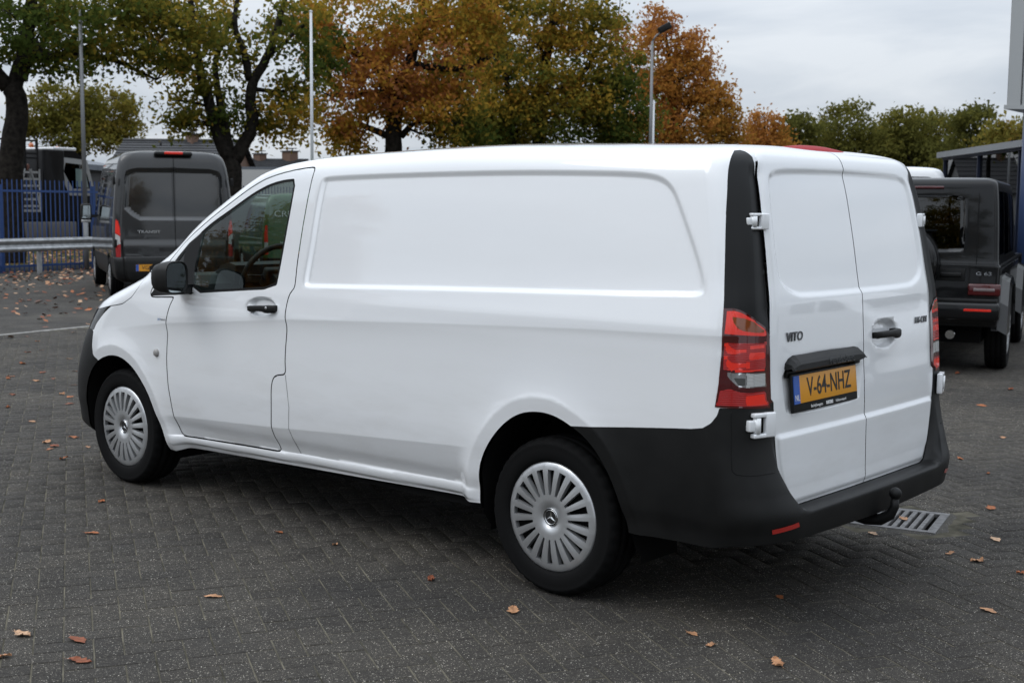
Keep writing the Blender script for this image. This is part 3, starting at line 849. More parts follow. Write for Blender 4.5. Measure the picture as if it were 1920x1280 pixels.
    # -------- wheel housings, underbody, interior
    for arch, nm in ((FARCH, 'front'), (RARCH, 'rear')):
        for sd in B2:
            mb = MB(); pts = [p for p in arch if p[1] > .18]
            V, F = [], []
            for (x, z) in pts:
                P, n = on_side(min(max(x, .70), 4.86), max(z, .23), True)
                yo = P.y + .012
                V += [(x, sd * yo, z), (x, sd * -.60, z)]
            for i in range(len(pts) - 1): F.append((2 * i, 2 * i + 1, 2 * i + 3, 2 * i + 2))
            F.append([2 * i + 1 for i in range(len(pts))])
            mb.add(V, F); mb.build('wheel_housing', M_DARK, van)
    ub = MB()
    ub.box((2.55, 0, .40), (2.2, 1.72, .22)); ub.box((2.3, 0, .42), (4.0, 1.16, .26)); ub.box((4.75, 0, .47), (.4, 1.5, .16)); ub.box((.45, 0, .5), (.3, 1.2, .4))
    ub.build('underbody', M_DARK, van)
    ex = MB(); ex.tube([(2.6, .35, .27), (3.8, .35, .27), (4.3, .45, .33), (4.9, .5, .30)], .035, 10); ex.tube([(3.66, -.70, .28), (3.7, -.55, .26)], .05, 8)
    ex.build('exhaust', M_DARK, van)
    for xa in (.895, 4.095):
        ax = MB(); ax.tube([(xa, -.75, .334), (xa, .75, .334)], .045, 10); ax.build('axle', M_DARK, van)
    cab = MB(); cab.box((2.56, 0, 1.05), (.04, 1.64, 1.34)); cab.box((1.75, 0, .50), (1.6, 1.72, .04)); cab.build('bulkhead', M_DASH, van)
    hl = MB(); hl.box((2.34, 0, 1.752), (.42, 1.30, .02)); hl.build('headliner', M_DASH, van)
    for sd in (-1, 1):
        mb = MB(); mb.box((1.95, sd * .885, .80), (1.02, .05, .62)); mb.build('door_card', M_DASH, van)
    da = MB()
    prof = [(1.10, 1.16), (1.18, 1.215), (1.30, 1.235), (1.42, 1.225), (1.50, 1.18), (1.53, 1.10), (1.52, .98), (1.46, .75), (1.42, .55), (1.05, .55)]
    da.prism(prof, -.86, .86); 
    hood_p = [(1.34, 1.22), (1.40, 1.275), (1.48, 1.295), (1.54, 1.28), (1.53, 1.18), (1.48, 1.12)]
    da.prism(hood_p, -.60, -.22)
    da.build('dashboard', M_DASH, van)
    dv = MB(); dv.box((1.535, 0, 1.12), (.03, .30, .15)); dv.build('centre_display', M_DKGLASS, van)
    # steering wheel
    sw = MB(); c = Vector((1.645, -.44, 1.225)); tilt = Matrix.Rotation(R(-62), 4, 'Y')
    Mx = Matrix.Translation(c) @ tilt
    ring = [Mx @ Vector((.185 * math.cos(a), .185 * math.sin(a), 0)) for a in np.linspace(0, 2 * math.pi, 41)]
    sw.tube(ring, .0165, 8, cap=False)
    sw.box((0, 0, -.02), (.11, .13, .045), Mx, .012)
    for a in (R(90), R(-90), R(180)):
        sw.bar(Mx @ Vector((.05 * math.cos(a), .05 * math.sin(a), -.01)), Mx @ Vector((.178 * math.cos(a), .178 * math.sin(a), 0)), .035, .014)
    sw.bar(Mx @ Vector((0, 0, -.03)), Mx @ Vector((0, 0, -.25)), .07)
    sto = sw.build('steering_wheel', M_DASH, van)
    em = MB(); em.lathe([(.024, 0), (.026, .004), (.0285, .004), (.03, 0)], 24, Mx @ Matrix.Translation((0, 0, .006)) @ Matrix.Rotation(R(90), 4, 'X'))
    em.build('emblem', M_CHROME, sto)
    for y in (-.46, .30):
        st = MB(); st.box((2.12, y, .78), (.50, .48, .18), None, .05)
        Ms = Matrix.Translation((2.38, y, 1.12)) @ Matrix.Rotation(R(10), 4, 'Y')
        st.box((0, 0, 0), (.13, .46, .66), Ms, .05); st.box((.02, 0, .42), (.09, .26, .18), Ms, .035)
        st.build('seat', M_SEAT, van)
    # -------- wheels
    for x in (.895, 4.095):
        make_wheel(van, (x, -.822, .334)); make_wheel(van, (x, .822, .334), True)
    # -------- fuel flap outline
    V, F = [], []
    loop = np.array(FLAP); n = len(loop)
    P3 = []
    for (x, z) in loop:
        P, nn = on_side(x, z); P3.append((P, nn))
    fl = MB()
    open_ = [P3[i][0] + P3[i][1] * .0005 for i in list(range(8, n)) + [0]]
    fl.tube([p for p in open_], .0011, 5); fl.build('flap_seam', M_SEAL, fdoors[0].parent)
    # -------- front door handle
    def handle(c, ex_, n, up, length, parent, keyhole=True, tip=1):
        M = frame(c, ex_, up)
        h = MB(); pts, rs = [], []
        V, F = [], []
        prof = [(-.5, .010, .012, .004), (-.47, .013, .016, .016), (-.38, .0145, .016, .024), (-.1, .0150, .015, .029), (.10, .0155, .015, .029), (.2, .0195, .016, .028), (.30, .021, .017, .026), (.42, .0195, .017, .022), (.48, .017, .016, .018), (.5, .012, .013, .016)]
        nn = 12
        for (u, hz, th, off) in prof:
            for k in range(nn):
                a = 2 * math.pi * k / nn; ca, sa = math.cos(a), math.sin(a)
                cx = math.copysign(abs(ca) ** .6, ca); sy = math.copysign(abs(sa) ** .6, sa)
                V.append((u * length, hz * cx - (.004 if u > .15 else 0), off + th * .6 * sy))
        for i in range(len(prof) - 1):
            for k in range(nn): F.append((i * nn + k, i * nn + (k + 1) % nn, (i + 1) * nn + (k + 1) % nn, (i + 1) * nn + k))
        F.append(list(range(nn))); F.append(list(range((len(prof) - 1) * nn, len(prof) * nn)))
        h.add(V, F, M, True)
        h.box((-.40 * length, -.004, .004), (.03, .026, .035), M, .006); h.box((.40 * length, 0, .002), (.05, .03, .03), M, .006)
        ho = h.build('door_handle', M_BLACKPL, parent)
        if keyhole:
            kh = MB(); kh.lathe([(0, 0), (.0065, 0), (.0075, -.002)], 14, M @ Matrix.Translation((.27 * length, .003, .0385)) @ Matrix.Rotation(R(90), 4, 'X')); kh.build('key_lock', M_SILVER, ho)
        return ho
    P, n = on_side(2.236, 1.100, True)
    handle(P + n * .002, (1, 0, .055), n, (0, 0, 1), .225, fdoors[0])
    Pm, nm = Vector((P.x, -P.y, P.z)), Vector((n.x, -n.y, n.z))
    handle(Pm + nm * .002, (-1, 0, .055), nm, (0, 0, 1), .225, fdoors[1], False)
    P, n = on_rear(.205, 1.30); P2, n2 = on_rear(.205, 1.0)
    xr_ = sh.base(*rear_pt(.205, 1.095))[0][0]
    handle(Vector((xr_ + .0, .205, 1.092)), (0, 1, 0), None, (0, 0, 1), .225, rdoors[1], False)
    # indicator stud
    P, n = on_side(1.303, .800)
    st = MB(); st.lathe([(0, -.016), (.012, -.0155), (.019, -.011), (.0215, -.004), (.023, .002)], 20, Matrix.Translation(P) @ n.to_track_quat('-Y', 'Z').to_matrix().to_4x4()); st.build('side_indicator', mat('indicator_grey', (.30, .29, .28), .35), van)
    # small sticker on the wing
    P, n = on_side(1.352, .985)
    M = frame(P + n * .0012, (1, 0, .05), (0, 0, 1))
    text_obj('sticker', '24/7', .018, mat('sticker_blue', (.10, .22, .42), .5), van, M @ Matrix.Translation((-.02, .002, 0)), .0002)
    text_obj('sticker', 'SERVICE', .013, M_GTXT, van, M @ Matrix.Translation((.02, 0, 0)), .0002)
    # -------- exterior mirrors
    for sd in (1, -1):
        mm = MB(); c = Vector((1.665, -1.105, 1.236))
        V, F = [], []
        sec = [(-.115, .25), (-.105, .62), (-.075, .86), (-.03, .97), (.02, 1.0), (.045, .985)]
        nn = 20
        for (u, k) in sec:
            for q in range(nn):
                a = 2 * math.pi * q / nn; ca, sa = math.cos(a), math.sin(a)
                yy = math.copysign(abs(ca) ** .62, ca) * .098 * k; zz = math.copysign(abs(sa) ** .62, sa) * .098 * k
                if yy < 0 and zz > 0: zz *= .96
                V.append((u, yy + .01 * (1 - k), zz + (-.012) * (1 - k)))
        for i in range(len(sec) - 1):
            for q in range(nn): F.append((i * nn + q, i * nn + (q + 1) % nn, (i + 1) * nn + (q + 1) % nn, (i + 1) * nn + q))
        F.append(list(range(nn)))
        b = len(V)                                          # recessed rim round the glass
        for (u, k) in ((.045, .985), (.047, .93), (.030, .90)):
            for q in range(nn):
                a = 2 * math.pi * q / nn; ca, sa = math.cos(a), math.sin(a)
                V.append((u, math.copysign(abs(ca) ** .62, ca) * .098 * k, math.copysign(abs(sa) ** .62, sa) * .098 * k))
        for i in range(2):
            for q in range(nn): F.append((b + i * nn + q, b + i * nn + (q + 1) % nn, b + (i + 1) * nn + (q + 1) % nn, b + (i + 1) * nn + q))
        Mm = Matrix.Translation(c) @ Matrix.Rotation(R(14), 4, 'Z') @ Matrix.Scale(.88, 4)
        mm.add(V, F, Mm, True)
        mm.bar((1.55, -.93, 1.165), (1.63, -1.06, 1.17), .10, .05)
        G_ = MB(); GV = [(.0385, math.copysign(abs(math.cos(a)) ** .62, math.cos(a)) * .088, math.copysign(abs(math.sin(a)) ** .62, math.sin(a)) * .088) for a in np.linspace(0, 2 * math.pi, 25)[:-1]]
        G_.add(GV, [list(range(24))], Mm)
        if sd < 0:
            for q in (mm, G_): q.v = [(v[0], -v[1], v[2]) for v in q.v]
        mo = mm.build('door_mirror', M_BLACKPL, van); G_.build('mirror_glass', M_MIRROR, mo)
    # -------- rear hinges
    for sd in (1, -1):
        for (yc_, W_, z0, z1) in ((-.726, .092, 1.545, 1.607), (-.806, .108, .771, .865)):
            zc, hz = (z0 + z1) / 2, (z1 - z0)
            P, n = on_rear(yc_, zc); Pk, nk = on_rear(yc_ - .05, zc)
            n = (n * .55 + nk * .45).normalized()
            e = Vector((-n.y, n.x, 0)).normalized() * -1
            if e.y > 0: e = -e
            hg = MB(); Mh = frame(P + n * .012, -e, (0, 0, 1))
            k_ = W_ / .15
            hg.box((.040 * k_, 0, 0), (.070 * k_, hz, .026), Mh, .006)
            hg.box((-.032 * k_, hz * .41, 0), (.086 * k_, hz * .18, .026), Mh, .005); hg.box((-.032 * k_, -hz * .41, 0), (.086 * k_, hz * .18, .026), Mh, .005)
            hg.tube([Mh @ Vector((-.046 * k_, -hz * .31, .002)), Mh @ Vector((-.046 * k_, hz * .31, .002))], .0150, 14)
            hg.box((-.076 * k_, 0, -.004), (.052 * k_, hz * .45, .024), Mh, .005)
            if sd < 0: hg.v = [(v[0], -v[1], v[2]) for v in hg.v]
            ho = hg.build('hinge', M_WHITE, van)
            dk = MB(); dk.box((-.012 * k_, 0, -.008), (.05 * k_, hz * .60, .010), Mh)
            if sd < 0: dk.v = [(v[0], -v[1], v[2]) for v in dk.v]
            dk.build('hinge_recess', M_DARK, ho)
    # -------- tail-light sections
    LM = {'amber': M_AMBER, 'top': M_REDB, 'swirl1': M_REDB, 'swirl2': M_REDB, 'block': M_REDB, 'block2': M_REDB, 'line': M_REDB, 'mid': M_RED, 'rev': M_CHROME, 'clear': M_CLEAR, 'grey': mat('lamp_grey', (.06, .06, .058), .3), 'low': M_RED, 'lowb': M_REDB}
    for sd, tl in zip((1, -1), tails):
        for i, k in enumerate(LENS):
            sh.obj('reversing_lens' if k in ('rev', 'clear') else 'lamp_section', [20 + i], LM[k], tl, (sd,), push=.002)
    # -------- high brake light on the roof edge
    bl = MB(); V, F = [], []
    ns_, nr_ = 18, 7
    for i in range(ns_):
        y = -.27 + .54 * i / (ns_ - 1); k = max(0.02, 1 - (y / .275) ** 2) ** .55
        for j in range(nr_):
            u = j / (nr_ - 1); xx = 4.68 + .155 * u
            T = None
            zz = 1.888 - .010 * (y / .3) ** 2 - .026 * np.clip((xx - 4.66) / .17, 0, 1.1) ** 2.0 - .015
            hgt = .021 * k * math.sin(math.pi * min(1, u * .92 + .03)) ** .7 * (1 if u < .98 else .4)
            V.append((xx - .10 * (y / .3) ** 2 * (1 - u) * -1 * .4, y, zz + hgt))
    for i in range(ns_ - 1):
        for j in range(nr_ - 1): F.append((i * nr_ + j, i * nr_ + j + 1, (i + 1) * nr_ + j + 1, (i + 1) * nr_ + j))
    bl.add(V, F, None, True); bl.build('brake_light', mat('dark_red_lens', (.30, .006, .012), .4, spec=.04), van)
    # -------- plate, light bar, lettering on the left rear door
    ld, rd_ = rdoors
    P0, n0 = on_rear(-.345, 1.20); P1, n1 = on_rear(-.345, .80)
    up = (P0 - P1).normalized(); nrm_ = Vector((up.z, 0, -up.x))
    xp = sh.base(*rear_pt(.345, .94))[0][0]
    pc = Vector((xp + .004, -.343, .921))
    tiltup = Vector((-.10, 0, 1)).normalized()
    Mp = frame(pc, (0, 1, 0), tiltup)
    ph = MB(); ph.box((0, -.006, -.004), (.540, .152, .016), Mp, .006); pho = ph.build('plate_holder', M_BLACKPL, ld)
    pl = MB(); pl.box((.012, .006, .0055), (.492, .108, .004), Mp, .0012); plo = pl.build('number_plate', M_PLATE, ld)
    pb = MB(); pb.box((-.241, .006, .0060), (.0435, .1078, .0042), Mp); pb.build('plate_band', M_PLBLUE, plo)
    text_obj('lettering', 'V-64-NHZ', .104, M_PLTXT, plo, Mp @ Matrix.Translation((.022, .006, .0082)), .0006, sx=.80, offset=.0008)
    text_obj('lettering', 'NL', .034, M_WTXT, plo, Mp @ Matrix.Translation((-.241, -.026, .0086)), .0003, sx=.85)
    text_obj('lettering', 'Bedrijfswagens', .0165, M_WTXT, pho, Mp @ Matrix.Translation((-.083, -.068, .0045)), .0003)
    text_obj('lettering', 'REKERS', .0175, M_WTXT, pho, Mp @ Matrix.Translation((.022, -.068, .0045)), .0003, offset=.0008)
    text_obj('lettering', 'Valkenswaard', .0165, M_WTXT, pho, Mp @ Matrix.Translation((.118, -.068, .0045)), .0003)
    # light bar above the plate
    lb = MB(); V, F = [], []
    xb = sh.base(*rear_pt(.34, 1.035))[0][0]
    for y, zt, zb in ((-.645, 1.012, 1.006), (-.640, 1.035, 1.004), (-.615, 1.052, 1.003), (-.585, 1.061, 1.002), (-.33, 1.062, 1.002), (-.09, 1.061, 1.002), (-.06, 1.055, 1.004), (-.04, 1.035, 1.008), (-.032, 1.016, 1.010)):
        zm = zt * .55 + zb * .45
        for dx, z in ((-.012, zt), (.012, zt - .003), (.030, zm + .006), (.040, zm - .006), (.042, zb + .005), (.034, zb), (-.012, zb)):
            V.append((xb + dx - .006, y, z))
    for i in range(8):
        for j in range(6): F.append((i * 7 + j, i * 7 + j + 1, (i + 1) * 7 + j + 1, (i + 1) * 7 + j))
    lb.add(V, F); lbo = lb.build('plate_light_bar', M_BLACKPL, ld)
    text_obj('lettering', 'Mercedes-Benz', .043, mat('moulded_lettering', (.05, .052, .055), .35), lbo, frame((xb + .0355, -.255, 1.021), (0, 1, 0), (-.35, 0, 1)), .0012, sx=.78, offset=-.0010)
    bp = MB(); bp.box((xb - .012, -.345, .992), (.012, .56, .034)); bp.box((xb + .012, -.10, 1.000), (.03, .05, .022), None, .006); bp.build('plate_lamp', M_BLACKPL, ld)
    # badges
    P, n = on_rear(-.570, 1.130)
    text_obj('badge', 'VITO', .049, M_BADGE, ld, frame(P + n * .002, (0, 1, 0), (-.05, 0, 1)), .003, sx=1.12, offset=.0006, shear=.12)
    P, n = on_rear(.585, 1.125)
    text_obj('badge', '116 CDI', .041, M_BADGE, rd_, frame(P + n * .002, (-n.y, n.x, 0), (-.05, 0, 1)), .003, sx=.98, offset=.0002, shear=.12)
    # bumper reflectors
    fn1 = sh.full(1)
    for sd in (1, -1):
        V, F = [], []
        for zo in (.011, -.008):
            for q in range(8):
                Sq = 1.375 - .315 * q / 7; zq = .419 + .012 * q / 7 + zo
                P_ = fn1(np.array([Sq]), interp_z(np.array([zq])))[0]; n_ = sh.nrm(np.array([Sq]), interp_z(np.array([zq])), sh.base)[0]; v = P_ + n_ * .003
                V.append((v[0], v[1] * sd, v[2]))
        for q in range(7): F.append((q, q + 1, 8 + q + 1, 8 + q))
        b = MB(); b.add(V, F, None, True); b.build('bumper_reflector', mat('reflector_red', (.42, .02, .015), .2, coat=1.0), van)
        pts = []
        for Sq, zq in catmull([(1.604, .872), (1.604, .82), (1.606, .76), (1.640, .665), (1.62, .648), (1.588, .641), (1.428, .634), (1.237, .634), (1.085, .634)], 4):
            P_ = fn1(np.array([Sq]), interp_z(np.array([zq])))[0]; pts.append((P_[0], P_[1] * sd, P_[2]))
        b = MB(); b.tube(pts, .0016, 5); b.build('bumper_seam', M_SEAL, van)
    # tow ball
    tb = MB(); tb.tube([(4.94, .02, .335), (5.05, .02, .318), (5.11, .02, .325), (5.155, .02, .352), (5.172, .02, .39), (5.174, .02, .425)], [.026, .026, .025, .022, .019, .016], 12)
    bmx = bmesh.new(); bmesh.ops.create_uvsphere(bmx, u_segments=16, v_segments=10, radius=.026)
    bmx.verts.index_update(); tb.add([v.co + Vector((5.174, .02, .446)) for v in bmx.verts], [[v.index for v in f.verts] for f in bmx.faces], None, True); bmx.free()
    tb.box((4.90, .02, .36), (.16, .30, .06)); tb.build('tow_bar', M_BLACKPL, van)
    return van
VAN = build_van()
# ================================================================== GROUND
E1, E2 = Vector((math.cos(R(-30)), math.sin(R(-30)), 0)), Vector((math.cos(R(60)), math.sin(R(60)), 0))
A_ = 0.105
ORG = E1 * 3.90 + E2 * -0.05

def speckle_material(name, base1, base2, speck=(0.34, 0.33, 0.31), tone=True, patches=True):
    m = bpy.data.materials.new(name); m.use_nodes = True
    t, n, l, p = nodes(m)
    geo = n.new('ShaderNodeNewGeometry')
    def noise(scale, detail=4, rough=.55):
        q = n.new('ShaderNodeTexNoise'); q.inputs['Scale'].default_value = scale; q.inputs['Detail'].default_value = detail; q.inputs['Roughness'].default_value = rough
        l.new(geo.outputs['Position'], q.inputs['Vector']); return q
    def ramp(src, p0, c0, p1, c1):
        q = n.new('ShaderNodeValToRGB'); q.color_ramp.elements[0].position = p0; q.color_ramp.elements[0].color = (*c0, 1)
        q.color_ramp.elements[1].position = p1; q.color_ramp.elements[1].color = (*c1, 1); l.new(src, q.inputs[0]); return q
    def mix(f, a, b, mode='MIX', k=None):
        q = n.new('ShaderNodeMix'); q.data_type = 'RGBA'; q.blend_type = mode
        if k is not None: q.inputs['Factor'].default_value = k
        else: l.new(f, q.inputs['Factor'])
        l.new(a, q.inputs['A']); l.new(b, q.inputs['B']); return q
    col = ramp(noise(55, 5, .7).outputs['Fac'], .35, base1, .68, base2)
    out = col.outputs[0]
    fine = ramp(noise(420, 3, .6).outputs['Fac'], .36, (.48, .48, .48), .66, (1.5, 1.48, 1.45))
    out = mix(None, out, fine.outputs[0], 'MULTIPLY', 1.0).outputs['Result']
    for sc, thr, c in ((42, .12, speck), (100, .27, (speck[0] * .95, speck[1] * .93, speck[2] * .89)), (200, .32, (speck[0] * .62, speck[1] * .60, speck[2] * .56))):
        v = n.new('ShaderNodeTexVoronoi'); v.inputs['Scale'].default_value = sc; v.inputs['Randomness'].default_value = 1.0
        l.new(geo.outputs['Position'], v.inputs['Vector'])
        dist = ramp(v.outputs['Distance'], thr * .8, (1, 1, 1), thr, (0, 0, 0))
        sepc = n.new('ShaderNodeSeparateColor'); l.new(v.outputs['Color'], sepc.inputs[0])
        some = ramp(sepc.outputs[0], .62, (0, 0, 0), .72, (1, 1, 1))
        f = n.new('ShaderNodeMath'); f.operation = 'MULTIPLY'; l.new(dist.outputs[0], f.inputs[0]); l.new(some.outputs[0], f.inputs[1])
        cc = n.new('ShaderNodeMix'); cc.data_type = 'RGBA'; l.new(sepc.outputs[1], cc.inputs['Factor']); cc.inputs['A'].default_value = (c[0] * .45, c[1] * .42, c[2] * .38, 1); cc.inputs['B'].default_value = (*c, 1)
        out = mix(f.outputs[0], out, cc.outputs['Result']).outputs['Result']
    if patches:      # broad stains: drier and damper areas
        st = ramp(noise(.9, 5, .6).outputs['Fac'], .36, (.72, .72, .73), .66, (1.22, 1.19, 1.13))
        out = mix(None, out, st.outputs[0], 'MULTIPLY', 1.0).outputs['Result']
        oil = ramp(noise(1.7, 4, .6).outputs['Fac'], .26, (.42, .42, .42), .33, (1, 1, 1))      # old oil spots
        out = mix(None, out, oil.outputs[0], 'MULTIPLY', 1.0).outputs['Result']
    if tone:
        at = n.new('ShaderNodeAttribute'); at.attribute_name = 'tone'
        oi = n.new('ShaderNodeObjectInfo')
        ad = n.new('ShaderNodeMath'); ad.operation = 'ADD'; l.new(at.outputs['Fac'], ad.inputs[0]); l.new(oi.outputs['Random'], ad.inputs[1])
        fr = n.new('ShaderNodeMath'); fr.operation = 'FRACT'; l.new(ad.outputs[0], fr.inputs[0])
        tn = ramp(fr.outputs[0], 0, (.88, .88, .885), 1, (1.10, 1.095, 1.085))
        out = mix(None, out, tn.outputs[0], 'MULTIPLY', 1.0).outputs['Result']
    l.new(out, p.inputs['Base Color'])
    rg = ramp(noise(3.0, 4).outputs['Fac'], .35, (.78, .78, .78), .7, (.95, .95, .95)); l.new(rg.outputs[0], p.inputs['Roughness'])
    p.inputs['Specular IOR Level'].default_value = .18
    b = n.new('ShaderNodeBump'); b.inputs['Strength'].default_value = .55; b.inputs['Distance'].default_value = .003
    l.new(noise(260, 4, .65).outputs['Fac'], b.inputs['Height']); l.new(b.outputs[0], p.inputs['Normal'])
    return m
M_PAVER = speckle_material('concrete_paver', (.036, .0335, .031), (.062, .0585, .054), (.52, .51, .48))
M_JOINT = mat('joint_sand', (.07, .062, .045), .95, spec=.1); noise_col(M_JOINT, (.045, .042, .031), (.165, .150, .115), 6, 6, .35, .68, 'Object'); bump(M_JOINT, 180, .5, .003)
M_ASPH = speckle_material('worn_asphalt', (.043, .041, .0385), (.067, .064, .060), tone=False)
M_STONE = mat('edging_stone', (.24, .235, .22), .85); noise_col(M_STONE, (.16, .155, .145), (.30, .29, .27), 12, 5)

# drain position (hole in the ground sheet)
GC = Vector((4.607, 1.358, 0)); GX = Vector((math.cos(R(13.5)), math.sin(R(13.5)), 0)); GY = Vector((-GX.y, GX.x, 0)); GHX, GHY = .215, .235
def grect(k=1.0, z=0.0, add=0.0):
    return [GC + GX * sx * (GHX + add) * k + GY * sy * (GHY + add) * k + Vector((0, 0, z)) for sx, sy in ((-1, -1), (1, -1), (1, 1), (-1, 1))]

gr = empty('ground')
tag(gr, 'dark speckled herringbone paving of the yard, scattered with fallen leaves', None, kind='structure')
BIG = 900.0
outer = [Vector((-BIG, -BIG, -.0028)), Vector((BIG, -BIG, -.0028)), Vector((BIG, BIG, -.0028)), Vector((-BIG, BIG, -.0028))]
hole = grect(.97, -.0028)
# the paved part of the sheet shows as joint sand, the rest as worn asphalt
PAVE_X0 = -7.75
gb = MB()
paved = [Vector((PAVE_X0, -14, -.0028)), Vector((16, -14, -.0028)), Vector((16, 15, -.0028)), Vector((PAVE_X0, 15, -.0028))]
gb.add(paved + hole, [(0, 1, 5, 4), (1, 2, 6, 5), (2, 3, 7, 6), (3, 0, 4, 7)]); gb.build('joint_bed', M_JOINT, gr)
ga = MB(); ga.add(outer + paved, [(0, 1, 5, 4), (1, 2, 6, 5), (2, 3, 7, 6), (3, 0, 4, 7)]); ga.build('asphalt_sheet', M_ASPH, gr)

def paver_verts(L_, W_, ch=.0030):
    a, b = L_ / 2, W_ / 2
    top = [(-a + ch, -b + ch, 0), (a - ch, -b + ch, 0), (a - ch, b - ch, 0), (-a + ch, b - ch, 0)]
    mid = [(-a, -b, -ch * .8), (a, -b, -ch * .8), (a, b, -ch * .8), (-a, b, -ch * .8)]
    low = [(x, y, -.03) for x, y, z in mid]
    F = [(0, 1, 2, 3)] + [(i, (i + 1) % 4, 4 + (i + 1) % 4, 4 + i)[::-1] for i in range(4)] + [(4 + i, 4 + (i + 1) % 4, 8 + (i + 1) % 4, 8 + i)[::-1] for i in range(4)]
    return np.array(top + mid + low), np.array(F)
PV, PF = paver_verts(.2047, .0997)
pav = []
RNG = 100
for i in range(-150, 130):
    for j in range(-95, 150):
        s_ = (i + j) % 4
        if s_ == 0: c = ORG + E1 * ((i + 1) * A_) + E2 * ((j + .5) * A_); ang = R(-30)
        elif s_ == 2: c = ORG + E1 * ((i + .5) * A_) + E2 * ((j + 1) * A_); ang = R(60)
        else: continue
        if c.x < PAVE_X0 + .1 or c.x > 15.8 or c.y < -13.8 or c.y > 14.8: continue
        q = c - GC
        if abs(q.dot(GX)) < GHX + .075 and abs(q.dot(GY)) < GHY + .075: continue
        v = c - CAM; dz_ = v.dot(CD)
        if dz_ < .8 or dz_ > 19: continue
        u_, w_ = 960 + FPX * v.dot(CR) / dz_, 640 - FPX * v.dot(CU) / dz_
        if not (-1100 < u_ < 2900 and 300 < w_ < 2300): continue
        pav.append((dz_, u_, w_, c.x, c.y, ang))
pav.sort()
indiv, rest = [], []
for q in pav:
    vis_ = -5 < q[1] < 1925 and q[2] < 1300
    (indiv if vis_ and len(indiv) < 300 else rest).append(q)
pm = bpy.data.meshes.new('paver'); pm.from_pydata([tuple(v) for v in PV], [], [tuple(map(int, f)) for f in PF]); pm.materials.append(M_PAVER); pm.update()
prn = random.Random(5)
for q in indiv:
    o = bpy.data.objects.new('paver', pm); COL.objects.link(o); o.parent = gr
    o.location = (q[3], q[4], prn.uniform(-.0009, .0009)); o.rotation_euler = (prn.gauss(0, .0028), prn.gauss(0, .0028), q[5] + prn.gauss(0, .006))
n = len(rest)
C_ = np.array([[q[3], q[4]] for q in rest]); ANG = np.array([q[5] for q in rest]) + nrng.normal(0, .006, n)
tx, ty, zo = nrng.normal(0, .0028, n), nrng.normal(0, .0028, n), nrng.uniform(-.0009, .0009, n)
ca, sa = np.cos(ANG), np.sin(ANG)
lx, ly, lz = PV[:, 0][None], PV[:, 1][None], PV[:, 2][None]
VX = C_[:, :1] + lx * ca[:, None] - ly * sa[:, None]; VY = C_[:, 1:] + lx * sa[:, None] + ly * ca[:, None]
VZ = lz + zo[:, None] + lx * tx[:, None] + ly * ty[:, None]
V = np.stack([VX, VY, VZ], -1).reshape(-1, 3); F = (PF[None] + (np.arange(n) * len(PV))[:, None, None]).reshape(-1, 4)
me = quads_mesh(V, F, name='pavers'); at = me.attributes.new('tone', 'FLOAT', 'POINT'); at.data.foreach_set('value', np.repeat(nrng.random(n), len(PV)).astype(np.float32))
o = link('pavers', me, M_PAVER, gr); o['kind'] = 'stuff'
# row of pale edging stones across the yard
p0, p1 = on_ground(0, 628), on_ground(165, 612); ed = (p1 - p0).normalized()
em = MB(); em.box((0, 0, -.015), (.10, .98, .042), None, .004); emm = em.mesh(); emm.materials.append(M_STONE)
ea = math.atan2(ed.y, ed.x) - math.pi / 2
for k in range(-6, 16):
    o = bpy.data.objects.new('edging_stone', emm); COL.objects.link(o); o.parent = gr
    c = p0 + ed * (k * 1.0); o.location = (c.x, c.y, prn.uniform(-.004, .002)); o.rotation_euler = (0, 0, ea + prn.gauss(0, .004))

# drain grate
M_IRON = mat('cast_iron', (.14, .137, .138), .55, metal=.2); noise_col(M_IRON, (.10, .097, .097), (.19, .185, .185), 25, 5)
dg_ = empty('drain_grate', GC); dg_.rotation_euler = (0, 0, R(13.5))
tag(dg_, 'square cast iron drain grate let into the paving behind the tow bar', 'drain')
fm = MB()
for sx in (-1, 1): fm.box((sx * (GHX - .022), 0, -.006), (.044, GHY * 2, .022), None, .002)
for sy in (-1, 1): fm.box((0, sy * (GHY - .02), -.0062), ((GHX - .044) * 2, .04, .022), None, .002)
fm.build('frame', M_IRON, dg_)
nb = 8; span = (GHX - .044) * 2; step_ = span / nb
for k in range(1, nb):
    b = MB(); b.box((-span / 2 + k * step_, 0, -.008), (.024, (GHY - .04) * 2, .024), None, .002); b.build('bar', M_IRON, dg_)
pt = MB(); h1, h2 = GHX - .03, GHY - .03
pt.add([(-h1, -h2, -.012), (h1, -h2, -.012), (h1, h2, -.012), (-h1, h2, -.012), (-h1, -h2, -.35), (h1, -h2, -.35), (h1, h2, -.35), (-h1, h2, -.35)], [(0, 1, 5, 4), (1, 2, 6, 5), (2, 3, 7, 6), (3, 0, 4, 7), (4, 5, 6, 7)])
pt.build('pit', mat('pit_concrete', (.05, .048, .045), .9), dg_)
